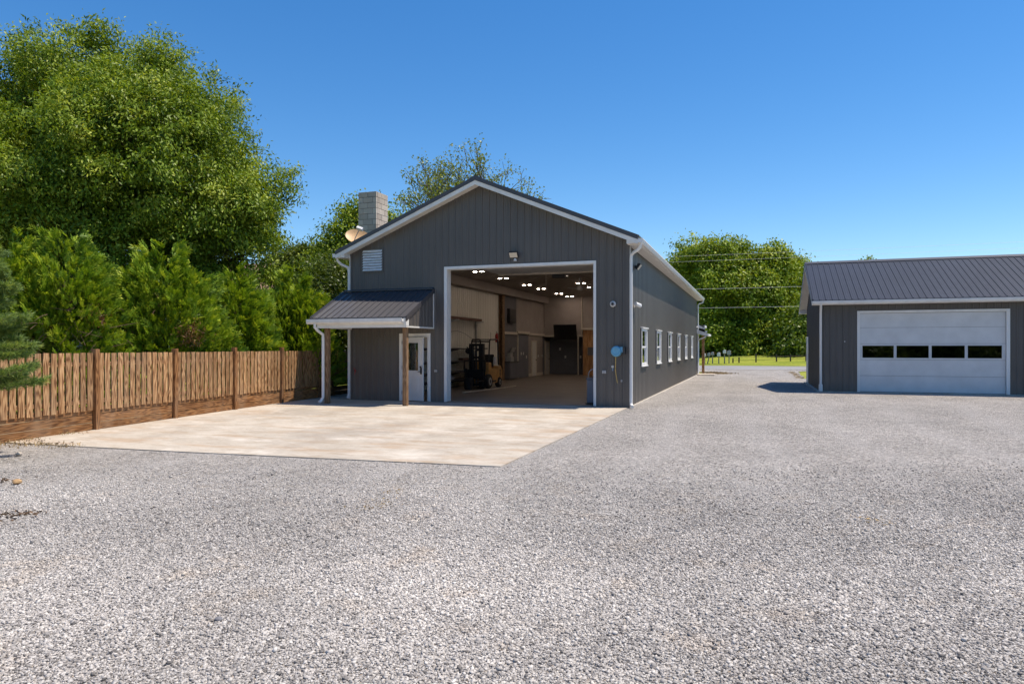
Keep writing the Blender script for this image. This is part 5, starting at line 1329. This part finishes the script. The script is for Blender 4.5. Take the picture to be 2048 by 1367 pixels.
0 and blades('lane_verge', 'short grass edge where the lane meets the lawn beside the garage', [(2.75, 41+i*1.3) for i in range(10)] + [(3.3, 41+i*1.3) for i in range(10)], 1500, .03, .08, .38, 'blade', 8, False, .05)
blades('dry_verge', 'straw-coloured dead grass along the lane edge', [(2.45, 42+i*1.0) for i in range(12)], 900, .02, .05, .12, 'dry_blade', 18, True, .03)
rk_ = random.Random(8)
def pebble(name, label, x, y, r, mat):
    m = MB(); m.lathe([(0, -.7), (.55, -.6), (.95, -.1), (.9, .35), (.5, .75), (0, .85)], (0, 0, 0), 'z', 12)
    m.v = [(x + a*r*1.15*(1+rk_.uniform(-.1, .1)), y + b*r*(1+rk_.uniform(-.1, .1)), r*.6 + c*r*.8) for a, b, c in m.v]
    tag(m.build(name, M[mat], None, smooth=True), label, 'stone')
p_ = at(34, 968, 1)*8.87; pebble('field_stone', 'rounded orange-tan stone alone on the gravel edge', p_[0], p_[1], .055, 'tan_stone')
p_ = at(38, 911, 1)*11.2; pebble('field_stone', 'flat pale stone half sunk near the apron corner', p_[0], p_[1], .05, 'block')
p_ = at(437, 1242, 1)*4.44; pebble('field_stone', 'large dark grey stone lying proud of the gravel', p_[0], p_[1], .024, 'slate_wall')

# ------------------------------------------------------------------ the house and shed beyond the trees
hs_ = thing('house', (-35, 41, 0), 'house with a tan shingle roof half hidden behind the trees', 'house')
m = MB(); m.box(-44, -27.8, 36.9, 45.1, 0, 5.1); m.prism([(36.9, 5.1), (45.1, 5.1), (41, 7.55)], 'x', -44, -27.8); m.build('wall', M['house_white'], hs_)
for sg in (1, -1):
    m = MB(); ye = 41+sg*4.6; m.prism([(41, 7.57), (ye, 4.82), (ye, 4.96), (41, 7.74)], 'x', -44.4, -27.4); m.build('roof', M['tan_roof'], hs_)
for xx in (-31, -35, -39):
    m = MB(); m.box(xx, xx+1.0, 36.82, 36.89, 3.0, 4.3); wd = m.build('window', M['white'], hs_)
    m = MB(); m.box(xx+.08, xx+.92, 36.81, 36.815, 3.08, 4.22); m.build('pane', M['screen'], wd)
sh = thing('shed', (-21.5, 15, 0), 'white sided shed glimpsed through the hollow of the arborvitae', 'shed')
m = MB(); m.box(-23.5, -19.6, 12.6, 18.6, 0, 2.5)
for i in range(16): m.prism([(-19.6, .06+i*.15), (-19.57, .06+i*.15), (-19.595, .205+i*.15), (-19.6, .205+i*.15)], 'y', 12.6, 18.6)
for i in range(16): m.prism([(12.6, .06+i*.15), (12.57, .06+i*.15), (12.595, .205+i*.15), (12.6, .205+i*.15)], 'x', -23.5, -19.6)
m.prism([(-23.5, 2.5), (-19.6, 2.5), (-21.55, 3.3)], 'y', 12.6, 18.6); m.build('wall', M['house_white'], sh)
for sg in (1, -1):
    m = MB(); xe = -21.55+sg*2.2; m.prism([(-21.55, 3.32), (xe, 2.42), (xe, 2.5), (-21.55, 3.42)], 'y', 12.4, 18.8); m.build('roof', M['tan_roof'], sh)

# ------------------------------------------------------------------ across the road
def mailbox(px, z, tilt, label, mat, s=1.0):
    p = at(px, 694, 71.5); gz_ = ground_z(p[0], p[1]) - .02
    t_ = thing('mailbox', (p[0], p[1], gz_), label, 'mailbox', 'mailboxes across the road')
    x, y = p[0], p[1]
    m = MB(); m.obox((x+tilt*.25, y+.1, gz_+z*.5), (.055,0,0), (0,.055,0), (tilt*z*.5, 0, z*.5), .5, 2); m.build('post', M['mail_post'], t_)
    m = MB(); w_ = .15*s; pr = [(x+tilt*.5-w_, gz_+z)] + [(x+tilt*.5+math.cos(a)*w_, gz_+z+.22*s+math.sin(a)*w_) for a in np.linspace(PI, 0, 9)] + [(x+tilt*.5+w_, gz_+z)]
    m.prism(pr, 'y', y-.22, y+.38); bx_ = m.build('box', mat, t_)
    m = MB(); m.prism([(a*1.0+(x+tilt*.5-a)*.08, b*1.0+(gz_+z+.15-b)*.08) for a, b in pr], 'y', y-.235, y-.221); m.build('door', mat, bx_)
    m = MB(); m.box(x+tilt*.5+w_+.002, x+tilt*.5+w_+.015, y-.1, y-.05, gz_+z+.08, gz_+z+.36); m.build('flag', M['red'], bx_)
mailbox(1409, .80, .02, 'dull mailbox at the post end of the row, next to the barn porch', M['white_plastic'], .8)
mailbox(1415.5, .85, .22, 'mailbox on a leaning pale post, second from the barn porch', M['grey_plastic'], .9)
mailbox(1425, .92, 0, 'mailbox on an upright post, third from the barn porch', M['grey_plastic'], .9)
mailbox(1437.5, .78, 0, 'low white mailbox, fourth from the barn porch', M['white_plastic'], 1.1)
mailbox(1449, 1.08, 0, 'highest mailbox of the row, fifth from the barn porch', M['white_plastic'], 1.0)
mailbox(1458, .93, 0, 'big round mailbox at the roadside fence end of the row', M['grey_plastic'], 1.25)
wf = thing('roadside_fence', tuple(at(1530, 694, 72.5)*[1,1,0]), 'low dark post and wire fence across the road', 'fence')
posts = []
for px, h in ((1466, .55), (1478, .62), (1512, 1.0), (1553, .85), (1581, .82), (1612, .8), (1650, .8)):
    p = at(px, 694, 72.5); g_ = ground_z(p[0], p[1]) - .05; posts.append((p[0], p[1], g_))
    m = MB(); m.obox((p[0], p[1], g_+h/2), (.07,0,0), (0,.07,0), (0,0,h/2), .5, 2); m.build('post', M['dark_post'], wf)
m = MB()
for z in (.30, .62):
    m.tube([(a, b, c+z) for a, b, c in posts], .016, 4)
m.build('rail', M['dark_post'], wf)
sheet('road_edge', [(-300, 69.25), (300, 69.25), (300, 69.9), (-300, 69.9)], -0.004, M['dark_post'])
for z, y, lb in ((10.15, 66, 'topmost thin power line above the garage roof'), (9.72, 66.6, 'thin power line just under the topmost one'), (7.1, 66.3, 'pale cable crossing the trees at mid height'), (5.35, 66.2, 'lowest cable crossing the trees over the road')):
    m = MB(); m.tube([(x, y, z - .25*math.cos((x-5)/30.0) + .25) for x in np.linspace(-45, 65, 28)], .007 if z > 8 else .009, 4)
    tag(m.build('power_line', M['wire'], None), lb, 'power line', 'power lines along the road')
